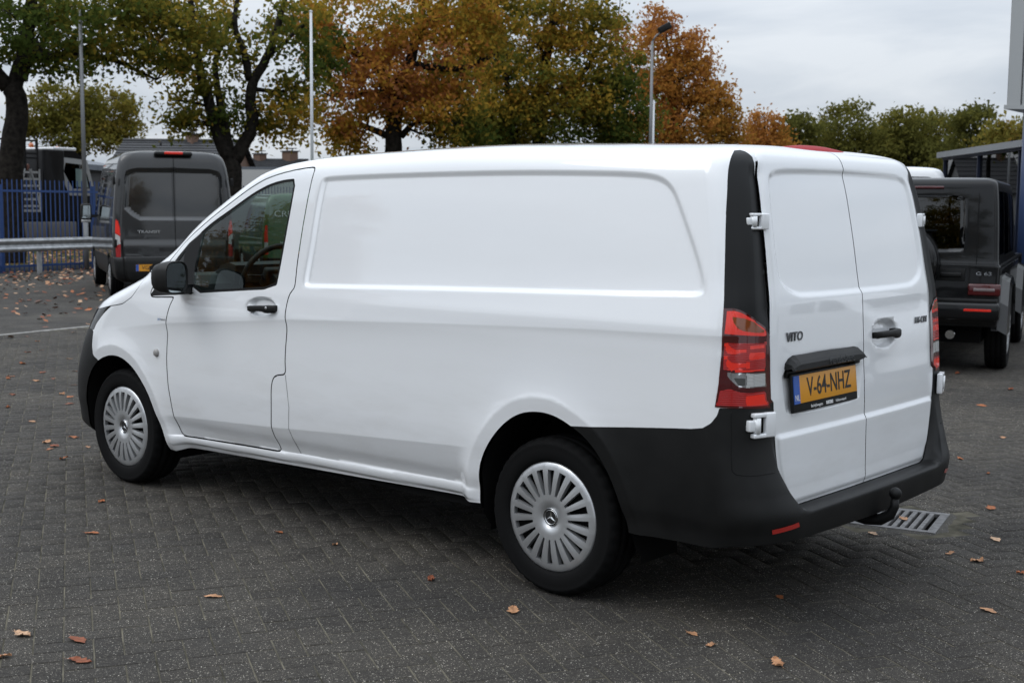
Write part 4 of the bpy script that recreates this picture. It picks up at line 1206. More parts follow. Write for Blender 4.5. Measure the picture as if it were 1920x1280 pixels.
# mortar collar round the grate
co = MB(); i4, o4 = grect(1.0, -.0025, -.002), []
r2 = random.Random(3)
ring_o = []
for k in range(28):
    a = 2 * math.pi * k / 28; rr_ = r2.uniform(.9, 1.12)
    ux, uy = math.cos(a), math.sin(a); m_ = max(abs(ux) / (GHX + .06), abs(uy) / (GHY + .06))
    ring_o.append(GC + GX * ux / m_ * rr_ + GY * uy / m_ * rr_ + Vector((0, 0, -.0055)))
ring_i = []
for k in range(28):
    a = 2 * math.pi * k / 28; ux, uy = math.cos(a), math.sin(a); m_ = max(abs(ux) / (GHX - .002), abs(uy) / (GHY - .002))
    ring_i.append(GC + GX * ux / m_ + GY * uy / m_ + Vector((0, 0, .0015)))
co.add(ring_i + ring_o, [(k, (k + 1) % 28, 28 + (k + 1) % 28, 28 + k) for k in range(28)])
M_MORT = speckle_material('mortar', (.050, .047, .042), (.080, .076, .068), tone=False, patches=False)
co.build('mortar_collar', M_MORT, gr)

# ------------------------------------------------------------------ fallen leaves
def leaf_mat(name, c):
    m = mat(name, c, .6, spec=.3); noise_col(m, tuple(x * .65 for x in c), tuple(min(1, x * 1.25) for x in c), 60, 4, .3, .7); return m
LEAFM = [leaf_mat('leaf_tan', (.42, .22, .115)), leaf_mat('leaf_rust', (.21, .062, .026)), leaf_mat('leaf_orange', (.34, .115, .042)), leaf_mat('leaf_pale', (.50, .32, .20))]
def leaf_mesh(seed, lobes=4, curl=.02, size=.1):
    r_ = random.Random(seed); L_ = size; left, right = [], []
    ns_ = lobes * 2 + 1
    V, F = [], []
    for i in range(ns_ + 1):
        u = i / ns_; w_ = .30 * L_ * math.sin(math.pi * min(1, u * .94 + .05)) ** .8 * (1.0 if i % 2 else .62) * r_.uniform(.85, 1.15)
        z = curl * (math.sin(u * 3.3 + seed) ** 2)
        V += [(u * L_ - L_ / 2, -w_, z + curl * r_.uniform(.2, 1.0)), (u * L_ - L_ / 2, 0, z * .4 + .002), (u * L_ - L_ / 2, w_, z + curl * r_.uniform(.0, .9))]
    for i in range(ns_):
        a = i * 3; F += [(a, a + 3, a + 4, a + 1), (a + 1, a + 4, a + 5, a + 2)]
    st = len(V); V += [(-L_ / 2, -.0012, .003), (-L_ / 2 - .03 * L_ / .1, 0, .006), (-L_ / 2, .0012, .003)]; F.append((st, st + 1, st + 2))
    return V, F
LEAFMESH = {}
def leaf_obj(kind, seed, loc, rz, tilt=0.0, size=.1):
    key = (kind, seed, round(size, 3))
    if key not in LEAFMESH:
        V, F = leaf_mesh(seed, 3 + seed % 3, .004 + .003 * (seed % 3), size); me = mesh_from(V, F); me.materials.append(LEAFM[kind]); LEAFMESH[key] = me
    o = bpy.data.objects.new('fallen_leaf', LEAFMESH[key]); COL.objects.link(o); o.location = loc; o.rotation_euler = (tilt, 0, rz)
    return o
NEAR = [  # photo position, kind, size, label
    (399, 1118, 0, .085, 'round tan fallen leaf lying left of the rear wheel in the foreground paving'),
    (962, 1145, 0, .10, 'speckled tan fallen leaf in the foreground directly below the rear wheel'),
    (43, 1190, 3, .10, 'pale beige lobed leaf near the bottom left edge of the paving'),
    (146, 1199, 1, .12, 'rust brown curled leaf in the bottom left, upper of a close pair'),
    (150, 1239, 1, .11, 'rust brown broken leaf in the bottom left, lower of a close pair'),
    (4, 1231, 0, .08, 'tan leaf cut off by the left edge of the picture'),
    (173, 999, 2, .09, 'thin orange leaf on the paving below the front wheel'),
    (524, 998, 2, .06, 'small orange leaf on the paving below the sill, midway between the wheels'),
    (628, 1021, 0, .05, 'tiny tan leaf at the edge of the van shadow under the sill'),
    (808, 1086, 1, .07, 'small red brown leaf just left of the rear tyre'),
    (1298, 1188, 0, .07, 'tan leaf on the paving below the rear bumper, right of the rear wheel'),
    (1332, 1210, 0, .05, 'tiny tan leaf right beside a larger tan leaf below the rear bumper'),
    (1458, 1244, 0, .09, 'tan lobed leaf at the bottom edge below the bumper corner'),
    (1462, 1119, 2, .06, 'small orange leaf at the rim of the shadow under the rear bumper'),
    (1852, 1144, 0, .09, 'tan leaf on the open paving in the lower right'),
    (1781, 1038, 0, .065, 'small tan leaf on the paving below the drain grate'),
    (1832, 1052, 0, .09, 'slim tan leaf right of a small one below the drain grate'),
    (1867, 1011, 3, .10, 'pale tan leaf on the sandy patch right of the drain grate'),
    (1858, 953, 2, .10, 'thin orange leaf upright of the sandy patch by the drain grate'),
    (1915, 1075, 2, .06, 'orange leaf cut off by the right edge of the picture'),
    (1694, 972, 0, .09, 'tan leaf lying across the bars of the drain grate'),
    (1636, 1000, 3, .07, 'pale leaf scrap beside the near edge of the drain grate'),
    (1853, 888, 2, .05, 'small orange leaf on the asphalt right of the rear bumper'),
]
for k, (u, v, kind, sz, lab) in enumerate(NEAR):
    p = on_ground(u, v, .002 if 'bars' not in lab else .006)
    o = leaf_obj(kind, k % 7, (p.x, p.y, p.z), prn.uniform(0, 6.28), prn.uniform(-.12, .12), sz * .88); tag(o, lab, 'leaf', 'fallen leaves on the near paving')
MID = [(139, 623), (70, 640), (52, 661), (78, 657), (130, 673), (43, 682), (80, 698), (140, 696), (68, 714), (15, 710), (100, 710), (20, 706), (116, 739), (131, 744), (131, 757), (139, 820), (88, 829), (94, 842), (102, 836), (15, 764), (60, 790), (138, 722), (24, 740), (120, 860), (165, 838), (190, 940), (1795, 700), (1840, 760), (1880, 820), (1800, 860), (1895, 730)]
LR = sorted([q for q in MID if q[0] < 900], key=lambda q: -q[1]); RR = sorted([q for q in MID if q[0] >= 900], key=lambda q: -q[1])
_o = ['', 'second ', 'third ', 'fourth ', 'fifth ', 'sixth ', 'seventh ', 'eighth ', 'ninth ', 'tenth ', 'eleventh ', 'twelfth ', 'thirteenth ', 'fourteenth ', 'fifteenth ', 'sixteenth ', 'seventeenth ', 'eighteenth ', 'nineteenth ', 'twentieth ', 'twenty-first ', 'twenty-second ', 'twenty-third ', 'twenty-fourth ', 'twenty-fifth ', 'twenty-sixth ', 'twenty-seventh ']
ORD = [q + 'nearest' for q in _o]
for k, (u, v) in enumerate(MID):
    p = on_ground(u, v, .003)
    left = u < 900
    o = leaf_obj((0, 2, 1, 2)[k % 4], k % 7, (p.x, p.y, p.z), prn.uniform(0, 6.28), prn.uniform(-.2, .2), prn.uniform(.06, .10))
    tag(o, '%s of the small brown leaves strewn in front of the white van' % ORD[LR.index((u, v))].capitalize() if left else '%s of the small leaves right of the rear bumper' % ORD[RR.index((u, v))].capitalize(), 'leaf', 'scattered leaves on the left side of the yard' if left else 'scattered leaves on the right side of the yard')
def litter(name, region, n_, label, sizes=(.07, .13), zr=(.004, .03), mats=LEAFM, weight=None):
    """a carpet of loose leaves nobody could count"""
    P_, S_ = [], []
    while len(P_) < n_:
        x, y = region()
        P_.append((x, y)); S_.append(prn.uniform(*sizes))
    P_ = np.array(P_); S_ = np.array(S_); a = nrng.uniform(0, 6.28, n_); k = nrng.uniform(-.45, .45, (n_, 2)); z = nrng.uniform(zr[0], zr[1], n_)
    base = np.array([(-.5, 0), (-.1, -.3), (.45, -.1), (.5, .05), (.0, .32)])
    X = base[None, :, 0] * S_[:, None]; Y = base[None, :, 1] * S_[:, None]
    V = np.stack([P_[:, :1] + X * np.cos(a)[:, None] - Y * np.sin(a)[:, None], P_[:, 1:] + X * np.sin(a)[:, None] + Y * np.cos(a)[:, None], z[:, None] + np.maximum(X * k[:, :1] + Y * k[:, 1:], -z[:, None] + .003)], -1).reshape(-1, 3)
    F = (np.arange(5)[None] + (np.arange(n_) * 5)[:, None])
    me = quads_mesh(V, F, name=name)
    for m_ in mats: me.materials.append(m_)
    me.polygons.foreach_set('material_index', nrng.integers(0, len(mats), n_).astype(np.int32))
    o = bpy.data.objects.new(name, me); COL.objects.link(o); tag(o, label, kind='stuff')
    return o
# ================================================================== PARKED VEHICLES (generic builder on the same shell)
def parked_van(name, label, cat, L, keys, paint, origin, rz, rc=None, side_glass=(), rear_glass=(), rear_lamps=(), bumper_z=.62, wheels=(1.0, .95, .34), rear_split=True, extra=None, group=None, glass=M_DKGLASS, bumper_mat=None, lamp_mats=None, seam=.006, half_w=.9, dt=.03, nseg=(18, 10, 70, 10, 8), arch_r=.40, disp=None, ry=1.2):
    sh = Shell(keys, nseg, dt, .02, rc, disp, ry)
    root = empty(name, origin, rz); tag(root, label, cat, group)
    xr_w, xf_w, wr = L - wheels[0], wheels[1], wheels[2]
    side = lambda S: (S > 1.2) & (S < 3.8)
    rear = lambda S: S < 1.5
    arch = lambda P, S: np.where(S > 1.2, np.minimum(np.hypot(P[:, 0] - xr_w, P[:, 2] - wr), np.hypot(P[:, 0] - xf_w, P[:, 2] - wr)) - arch_r, .5)
    gs = lambda poly: (lambda P, S: np.where(side(S), sdf(P[:, 0], P[:, 2], poly, .3), .3))
    grr = lambda poly: (lambda P, S: np.where(rear(S) & (P[:, 0] > L * .6), sdf(P[:, 1], P[:, 2], poly, .3), .3))
    sh.cut(arch)
    for p in side_glass: sh.cut(gs(p))
    for p in rear_glass: sh.cut(grr(p))
    for p, m in rear_lamps: sh.cut(grr(p))
    sh.cut(lambda P, S: P[:, 2] - bumper_z(P, S) if callable(bumper_z) else P[:, 2] - bumper_z)
    if rear_split: sh.cut(lambda P, S: np.where(rear(S) & (P[:, 0] > L * .6), P[:, 1] + seam, -.3))
    def reg(P, S):
        x, y, z = P.T
        r_ = np.zeros(len(x), int)
        r_[(z < (bumper_z(P, S) if callable(bumper_z) else bumper_z))] = 1
        if rear_split: r_[rear(S) & (x > L * .6) & (y > -seam) & (z < keys[-3][0] - .02) & (z > .5)] = 2
        for i, p in enumerate(side_glass): r_[gs(p)(P, S) < 0] = 3
        for i, p in enumerate(rear_glass): r_[grr(p)(P, S) < 0] = 4
        for i, (p, m) in enumerate(rear_lamps): r_[grr(p)(P, S) < 0] = 10 + i
        r_[arch(P, S) < 0] = 99
        return r_
    sh.regions(reg)
    sh.obj('body', [0], paint, root, (1, -1))
    sh.obj('bumper', [1], bumper_mat or M_BLACKPL, root, (1, -1))
    sh.obj('door_seal', [2], M_SEAL, root, (1, -1), push=-.006)
    for sd in (1, -1):
        sh.obj('side_window', [3], glass, root, (sd,), push=-.004); sh.obj('rear_window', [4], glass if extra is None or 'rear_glass_mat' not in extra else extra['rear_glass_mat'], root, (sd,), push=-.008)
        lamp = None
        for i, (p, m) in enumerate(rear_lamps):
            o = sh.obj('tail_light' if lamp is None else 'lamp_section', [10 + i], m, lamp or root, (sd,), push=.004)
            lamp = lamp or o
    ub = MB(); ub.box((L / 2, 0, .45), (L - .5, half_w * 1.5, .3)); ub.box((L / 2 + .1, 0, .9), (L - 1.4, half_w * 1.4, .8)); ub.build('underbody', M_DARK, root)
    for x in (xr_w, xf_w):
        for sd in (-1, 1): make_wheel(root, (x, sd * (half_w - .105), wr), sd > 0, wr, .215, .234 * wr / .36, 10)
    return root, sh
def plate(root, c, xdir, updir, text, w=.52, h=.11):
    M = frame(c, xdir, updir); p = MB(); p.box((0, 0, 0), (w, h, .012), M); po = p.build('number_plate', M_PLATE, root)
    b = MB(); b.box((-w / 2 + .024, 0, .001), (.046, h - .002, .0125), M); b.build('plate_band', M_PLBLUE, po)
    text_obj('lettering', text, h * .86, M_PLTXT, po, M @ Matrix.Translation((.02, 0, .0075)), .0006, sx=.9)
    return po
def van_frame(local_pt, world_pt, heading_deg):
    """origin and rotation that put local_pt of a vehicle (front towards -X) on world_pt, heading given in world degrees"""
    rz = R(heading_deg - 180); c, s_ = math.cos(rz), math.sin(rz)
    return Vector((world_pt.x - (c * local_pt[0] - s_ * local_pt[1]), world_pt.y - (s_ * local_pt[0] + c * local_pt[1]), 0)), rz

# ---- dark grey high-roof van
M_GREY = mat('grey_metallic_paint', (.014, .0145, .0155), .42, metal=.3, coat=.8)
M_GREYPANEL = mat('blanked_window', (.010, .0105, .011), .12, coat=1.0)
KT = [(.30, .86, .10, .35, 5.50, .12), (.36, .95, .05, .38, 5.56, .12), (.50, .985, .03, .40, 5.58, .12), (.66, .995, .05, .42, 5.57, .12), (.72, 1.0, .08, .42, 5.545, .12), (.95, 1.005, .18, .45, 5.54, .12), (1.10, 1.005, .35, .45, 5.535, .12),
      (1.22, 1.0, .62, .42, 5.53, .12), (1.32, .995, .85, .40, 5.525, .12), (1.6, .975, 1.20, .36, 5.51, .12), (2.0, .935, 1.62, .34, 5.48, .12), (2.25, .895, 1.92, .34, 5.455, .13), (2.38, .85, 2.15, .36, 5.43, .14), (2.45, .77, 2.40, .4, 5.39, .16), (2.485, .6, 2.7, .4, 5.32, .2), (2.50, .35, 3.0, .3, 5.2, .2), (2.505, 0, 3.4, 0, 4.9, 0)]
tw_ = on_ground(206, 556)
org, rz = van_frame((5.54 - 1.02, -1.0), tw_, 153)
RG = [(-.03, 2.21), (-.60, 2.20), (-.76, 2.16), (-.80, 2.08), (-.825, 1.52), (-.70, 1.40), (-.58, 1.325), (-.03, 1.325)]
TL_ = [(-1.02, 1.38), (-.915, 1.33), (-.885, 1.20), (-.885, .72), (-1.02, .72)]
def tr_disp(P, S, side):
    x, y, z = P.T
    q = (S < 1.0) & (x > 3)
    return np.where(q, -.040 * sstep(.0, -.07, sdf(y, z, np.array(RG + [(.3, 1.325), (.3, 2.21)]), .2)) + .035 * sstep(1.02, .90, z), 0)
tv, tsh = parked_van('grey_van', 'dark grey high-roof van with blanked rear windows parked by the blue fence', 'van', 5.54, KT, M_GREY, org, rz,
    side_glass=[[(1.35, 1.36), (1.75, 1.95), (1.95, 2.05), (2.25, 2.05), (2.25, 1.36)], [(2.45, 1.36), (2.45, 2.08), (3.75, 2.10), (3.75, 1.38)]],
    rear_glass=[RG], rear_lamps=[(TL_, M_RED), ([(-1.02, 1.15), (-.89, 1.06), (-.89, .95), (-1.02, .86)], M_CLEAR), ([(-1.02, 1.36), (-.92, 1.31), (-.895, 1.20), (-.895, 1.08), (-1.02, 1.17)], M_REDB)],
    bumper_z=.70, wheels=(1.02, .95, .345), half_w=1.0, extra={'rear_glass_mat': M_GREYPANEL}, arch_r=.42, disp=tr_disp)
b = MB(); b.box((5.43, 0, 2.44), (.18, .62, .07), None, .03); hb = b.build('brake_light_housing', M_BLACKPL, tv)
b = MB(); b.box((5.515, 0, 2.45), (.03, .30, .045), None, .012); b.build('brake_light', M_REDB, hb)
plate(tv, (5.60, -.40, .545), (0, 1, 0), (-.02, 0, 1), 'VGD-64-R')
text_obj('badge', 'TRANSIT', .062, M_CHROME, tv, frame((5.552, -.43, 1.14), (0, 1, 0), (0, 0, 1)), .004, sx=1.5, offset=.002)
for sd in (-1, 1):
    b = MB(); b.box((5.555, sd * .62, .40), (.02, .16, .04), None, .006); b.build('bumper_reflector', M_REDB, tv)
    b = MB(); b.box((1.45, sd * 1.16, 1.42), (.14, .20, .36), None, .05); b.bar((1.5, sd * .98, 1.36), (1.46, sd * 1.12, 1.36), .06); mo = b.build('door_mirror', M_BLACKPL, tv)
    b = MB(); b.box((1.525, sd * 1.165, 1.44), (.006, .155, .24)); b.build('mirror_glass', M_MIRROR, mo)
    b = MB(); b.box((1.45, sd * 1.165, 1.265), (.145, .18, .06), None, .02); b.build('mirror_cap', M_CLEAR, mo)
    for z in (.95, 1.98):
        b = MB(); b.box((5.47, sd * .965, z), (.05, .045, .13), None, .01); b.build('hinge', M_BLACKPL, tv)

# ---- vehicles behind the white van, seen through its cab windows
M_GREEN = mat('green_paint', (.028, .105, .022), .4, coat=1.0)
M_DKBLUE = mat('dark_green_paint', (.012, .030, .028), .4, coat=1.0)
KS = [(.28, .80, .10, .30, 4.33, .10), (.35, .86, .04, .33, 4.38, .10), (.50, .885, .02, .36, 4.40, .10), (.70, .90, .06, .40, 4.385, .10), (.90, .90, .25, .42, 4.375, .10), (1.02, .895, .62, .40, 4.37, .10), (1.10, .885, .95, .36, 4.365, .10),
      (1.30, .86, 1.22, .32, 4.345, .10), (1.60, .81, 1.62, .30, 4.30, .10), (1.74, .76, 1.86, .30, 4.26, .11), (1.80, .68, 2.05, .34, 4.21, .13), (1.83, .5, 2.3, .36, 4.12, .16), (1.845, .25, 2.6, .22, 3.95, .16), (1.85, 0, 2.9, 0, 3.7, 0)]
for (u, col_m, lab, nm, D, txt) in ((497, M_GREEN, 'small green panel van with white lettering seen through the cab window of the white van', 'green_van', 26.0, 'CREA'), (430, M_DKBLUE, 'small dark green van seen through the cab window, left of the green van', 'dark_green_van', 31.2, None)):
    p = at_depth(u, 480, D); p.z = 0
    org, rz = van_frame((4.37, -.86), p, 150)
    gv, gsh = parked_van(nm, lab, 'van', 4.4, KS, col_m, org, rz, side_glass=[[(1.35, 1.08), (1.75, 1.55), (2.25, 1.62), (2.25, 1.08)]], rear_lamps=[([(-.93, 1.20), (-.80, 1.20), (-.79, .62), (-.93, .62)], M_REDB), ([(-.93, .86), (-.795, .86), (-.795, .70), (-.93, .70)], M_CLEAR)],
        bumper_z=.55, wheels=(.80, .86, .315), half_w=.885, arch_r=.36, dt=.04)
    if txt:
        text_obj('lettering', txt, .17, M_WTXT, gv, frame((4.35, -.42, 1.42), (0, 1, 0), (-.1, 0, 1)), .002, sx=1.2)
        text_obj('lettering', 'services', .09, M_WTXT, gv, frame((4.40, -.42, .86), (0, 1, 0), (0, 0, 1)), .002)
        plate(gv, (4.41, -.1, .62), (0, 1, 0), (0, 0, 1), 'V-18-KR')

# ---- white van roof beyond the black off-roader
p = at_depth(1668, 500, 24.5); p.z = 0
org, rz = van_frame((5.5, 0), p, 112)
wv, wsh = parked_van('white_van', 'white high-roof van standing behind the black off-roader', 'van', 5.54, [(k[0] * .955,) + k[1:] for k in KT], M_WHITE, org, rz, side_glass=[[(1.35, 1.36), (1.75, 1.95), (2.25, 2.0), (2.25, 1.36)]], rear_glass=[RG], rear_lamps=[(TL_, M_RED)], bumper_z=.68, wheels=(1.02, .95, .345), half_w=1.0, arch_r=.42, dt=.05)

M_TGREYL = mat('lamp_grey_strip', (.14, .11, .11), .3, coat=1.0)
# ---- black boxy off-roader
M_BLACKPAINT = mat('black_paint', (.0028, .0030, .0036), .3, spec=.18, coat=.5)
M_FLARE = mat('flare_paint', (.008, .0083, .009), .3, coat=.8)
KG = [(.48, .86, .12, .10, 4.50, .05), (.54, .875, .08, .12, 4.515, .05), (.80, .88, .06, .12, 4.52, .05), (1.05, .88, .08, .12, 4.515, .045), (1.075, .88, .10, .12, 4.515, .045), (1.085, .868, .40, .12, 4.508, .045), (1.10, .865, 1.30, .10, 4.505, .045), (1.12, .862, 1.45, .10, 4.50, .045),
      (1.5, .845, 1.68, .09, 4.47, .05), (1.82, .822, 1.86, .09, 4.435, .05), (1.88, .812, 1.90, .09, 4.425, .06), (1.915, .78, 1.94, .1, 4.39, .08), (1.93, .70, 2.0, .12, 4.33, .10), (1.935, .4, 2.3, .2, 4.2, .2), (1.938, 0, 2.8, 0, 3.7, 0)]
gw_ = on_ground(1885, 690)
org, rz = van_frame((4.52 - .80, .93), gw_, 107)
def suv_disp(P, S, side):
    x, y, z = P.T
    return np.where((S < 1.0) & (x > 3), -.012 * sstep(.0, -.02, sdf(np.abs(y) * -1, z, RWG, .1)), 0)
RWG = chaikin([(.10, 1.76), (-.50, 1.76), (-.54, 1.72), (-.545, 1.24), (-.51, 1.20), (.10, 1.20)], 1)
sv, ssh = parked_van('off_roader', 'black boxy off-road car with spare wheel on the back, parked right of the white van', 'car', 4.52, KG, M_BLACKPAINT, org, rz,
    side_glass=[[(1.95, 1.16), (2.0, 1.78), (2.75, 1.80), (2.75, 1.16)], [(2.85, 1.16), (2.85, 1.80), (3.55, 1.80), (3.55, 1.16)], [(3.65, 1.18), (3.65, 1.80), (4.28, 1.80), (4.32, 1.18)]],
    rear_glass=[RWG], rear_split=False, bumper_z=.50, wheels=(.80, .82, .40), half_w=.945, arch_r=.47, disp=suv_disp, ry=1.0, dt=.025)
for sd in (-1, 1):
    # squared wheel-arch flares
    for xw in (3.72, .82):
        b = MB(); n_ = 14; V, F = [], []
        prof = [(-.56, .42), (-.52, .70), (-.40, .93), (-.22, .965), (.22, .965), (.40, .93), (.52, .70), (.56, .42)]
        inner = [(-.47, .42), (-.44, .64), (-.33, .84), (-.18, .87), (.18, .87), (.33, .84), (.44, .64), (.47, .42)]
        for (po, pi) in zip(prof, inner):
            V += [(xw + po[0], sd * .86, po[1] + .02), (xw + po[0], sd * .955, po[1] - .03), (xw + pi[0], sd * .975, pi[1]), (xw + pi[0], sd * .80, pi[1])]
        for i in range(len(prof) - 1):
            for j in range(3): F.append((i * 4 + j, i * 4 + j + 1, (i + 1) * 4 + j + 1, (i + 1) * 4 + j))
        b.add(V, F); b.build('arch_flare', M_FLARE, sv)
    b = MB(); b.box((4.525, sd * .745, .845), (.05, .30, .115), None, .014); tl = b.build('tail_light', M_REDD, sv)
    b = MB(); b.box((4.5455, sd * .745, .845), (.016, .20, .03), None, .005); b.build('lamp_section', M_TGREYL, tl)
    b = MB(); b.box((4.665, sd * .70, .655), (.02, .26, .035), None, .006); b.build('bumper_reflector', M_REDB, sv)
    b = MB(); b.tube([(4.4, sd * .45, .42), (4.58, sd * .45, .40)], .045, 10); b.build('exhaust_pipe', M_CHROME, sv)
    b = MB(); b.box((4.0, sd * .72, 1.92), (.02, .03, .03)); b.bar((2.1, sd * .745, 1.905), (4.3, sd * .745, 1.905), .035, .03); b.build('rain_gutter', M_BLACKPL, sv)
    b = MB(); b.bar((1.35, sd * .885, 1.02), (4.45, sd * .885, 1.02), .02, .055); b.build('side_rub_strip', M_FLARE, sv)
b = MB(); b.box((4.58, 0, .64), (.19, 1.80, .17), None, .03); b.build('rear_bumper', M_BLACKPAINT, sv)
b = MB(); b.box((4.56, 0, .74), (.14, 1.74, .04), None, .01); b.build('bumper_step', M_BLACKPL, sv)
b = MB(); b.lathe([(.0, -.12), (.30, -.12), (.365, -.10), (.385, -.05), (.385, .08), (.35, .10), (.0, .10)], 40, Matrix.Translation((4.66, -.06, 1.10)) @ Matrix.Rotation(R(90), 4, 'Z')); b.build('spare_wheel', M_BLACKPAINT, sv)
b = MB(); b.box((4.515, .66, 1.42), (.006, .006, .72)); b.box((4.522, .60, .93), (.006, .006, .34)); b.build('tailgate_seam', M_SEAL, sv)
b = MB(); b.bar((4.522, -.87, 1.082), (4.522, .87, 1.082), .012, .012); b.build('waist_line', M_FLARE, sv)
b = MB(); b.box((4.535, .43, .985), (.03, .20, .045), None, .012); b.box((4.522, .43, .985), (.012, .26, .12), None, .004); b.build('tailgate_handle', M_BLACKPL, sv)
b = MB(); b.box((4.43, .05, 1.835), (.05, .55, .028), None, .008); b.build('high_brake_light', M_REDD, sv)
text_obj('badge', 'G 63', .05, M_CHROME, sv, frame((4.528, .735, 1.0), (0, 1, 0), (0, 0, 1)), .003, sx=1.5, offset=.001)

# ================================================================== FENCE, GUARD RAIL, VERGE
M_BLUE = mat('blue_fence_paint', (.016, .052, .175), .5)
M_GALV = mat('galvanised_steel', (.42, .43, .44), .42, metal=.75); noise_col(M_GALV, (.34, .35, .36), (.50, .51, .52), 9, 4)
f0, f1 = on_ground(0, 512), on_ground(160, 504)
fd = (f1 - f0).normalized(); fa = math.atan2(fd.y, fd.x)
fn_ = Vector((fd.y, -fd.x, 0))
if fn_.dot(CAM - f0) < 0: fn_ = -fn_          # towards the camera
fence = empty('picket_fence', f0, fa); tag(fence, 'blue steel picket fence behind the guard rail on the left', 'fence')
pmz = MB(); pmz.box((0, 0, 1.06), (.019, .019, 2.12)); pmz.box((0, 0, 2.12), (.016, .016, .03)); pme = pmz.mesh(); pme.materials.append(M_BLUE)
for k in range(-30, 120):
    o = bpy.data.objects.new('picket', pme); COL.objects.link(o); o.parent = fence; o.location = (k * .137, 0, prn.uniform(-.01, .0))
for z in (.14, 1.87):
    b = MB(); b.box((6.0, -.02, z), (21, .028, .05)); b.build('rail', M_BLUE, fence)
for k in range(-2, 7):
    b = MB(); b.box((k * 2.74 + .07, -.005, 1.0), (.06, .06, 2.02)); b.build('post', M_BLUE, fence)
gr_o = f0 + fn_ * .9
rail = empty('guard_rail', gr_o, fa); tag(rail, 'galvanised steel guard rail in front of the blue fence', 'guard rail')
prof = [(-.02, .46), (.03, .475), (.055, .50), (.055, .545), (.02, .575), (-.005, .60), (-.005, .62), (.02, .645), (.055, .675), (.055, .72), (.03, .745), (-.02, .76)]
sgn = 1 if (Vector((-math.sin(fa), math.cos(fa), 0))).dot(fn_) > 0 else -1
b = MB(); V, F = [], []
for i, x in enumerate((-8.0, 12.0)):
    for (d_, z) in prof: V.append((x, sgn * d_, z + .05))
for j in range(len(prof) - 1): F.append((j, j + 1, len(prof) + j + 1, len(prof) + j))
b.add(V, F, None, True); b.build('beam', M_GALV, rail)
for k in range(-3, 5):
    b = MB(); b.box((k * 2.6 + .4, -sgn * .06, .38), (.10, .06, .80)); b.build('post', M_GALV, rail)
# verge with kerb behind the fence
M_VERGE = mat('verge_grass', (.05, .06, .018), .95, spec=.1); noise_col(M_VERGE, (.030, .045, .012), (.12, .075, .028), 3.0, 6, .38, .62)
vg = MB(); q0 = f0 - fd * 12 - fn_ * .25; q1 = f0 + fd * 45 - fn_ * .25; q2 = q1 - fn_ * 9; q3 = q0 - fn_ * 9
up_ = Vector((0, 0, .06)); up2 = Vector((0, 0, .35))
vg.add([q0 + up_, q1 + up_, q2 + up2, q3 + up2], [(0, 1, 2, 3)]); o = vg.build('verge', M_VERGE); tag(o, 'leaf strewn grass verge behind the blue fence', kind='structure')
kb = empty('kerb', (0, 0, 0)); tag(kb, 'grey concrete kerb along the foot of the fence', kind='structure')
kmsh = MB(); kmsh.box((0, 0, .045), (.98, .10, .15), None, .012); kme = kmsh.mesh(); kme.materials.append(mat('kerb_concrete', (.16, .155, .145), .9))
for k in range(-12, 30):
    o = bpy.data.objects.new('kerb_stone', kme); COL.objects.link(o); o.parent = kb; c = f0 + fd * k - fn_ * .16; o.location = (c.x, c.y, prn.uniform(-.004, .004)); o.rotation_euler = (0, 0, fa)
def reg1():
    a, t_ = prn.uniform(-8, 22), abs(prn.gauss(0, 1.0)) * 2.4 + .0
    c = f0 + fd * a + fn_ * (t_ - .05) + fd * prn.gauss(0, .2); return c.x, c.y
litter('leaf_litter', reg1, 1900, 'drift of fallen brown leaves along the foot of the fence')
def reg2():
    a, t_ = prn.uniform(-11, 40), prn.uniform(0, 8.5); c = f0 + fd * a - fn_ * (t_ + .3); return c.x, c.y
lv = litter('verge_leaves', reg2, 9000, 'brown leaves covering the grass verge', zr=(.10, .16))
for v in lv.data.vertices:
    t_ = -(Vector((v.co.x, v.co.y, 0)) - Vector((f0.x, f0.y, 0))).dot(fn_) - .25
    v.co.z += max(0, t_) / 9 * .29 - .035
def reg3():
    while True:
        u, v = prn.uniform(-100, 420), prn.uniform(520, 640)
        if prn.random() < ((640 - v) / 120) ** 1.6: 
            p = on_ground(u, v); return p.x, p.y
litter('far_leaves', reg3, 300, 'loose brown leaves blown across the far side of the yard', sizes=(.08, .14))

# ================================================================== TREES
M_BARK = mat('bark', (.030, .025, .021), .95, spec=.1); noise_col(M_BARK, (.008, .007, .006), (.030, .026, .022), 9, 6, .3, .7); bump(M_BARK, 30, .7, .02, 5)
def foliage_mat(name, stops):
    m = bpy.data.materials.new(name); m.use_nodes = True
    t, n, l, p = nodes(m)
    at = n.new('ShaderNodeAttribute'); at.attribute_name = 'hue'
    ra = n.new('ShaderNodeValToRGB'); cr_ = ra.color_ramp
    while len(cr_.elements) < len(stops): cr_.elements.new(.5)
    for e, (q, c) in zip(cr_.elements, stops): e.position = q; e.color = (*c, 1)
    l.new(at.outputs['Fac'], ra.inputs[0])
    df = n.new('ShaderNodeBsdfDiffuse'); tr = n.new('ShaderNodeBsdfTranslucent'); mx = n.new('ShaderNodeMixShader'); mx.inputs[0].default_value = .48
    l.new(ra.outputs[0], df.inputs[0]); l.new(ra.outputs[0], tr.inputs[0]); l.new(df.outputs[0], mx.inputs[1]); l.new(tr.outputs[0], mx.inputs[2])
    n.remove(p); l.new(mx.outputs[0], n['Material Output'].inputs[0])
    return m
GREEN, OLIVE, GOLD, ORANGE, RUST = (.070, .098, .022), (.20, .170, .030), (.45, .285, .042), (.50, .215, .050), (.34, .142, .062)
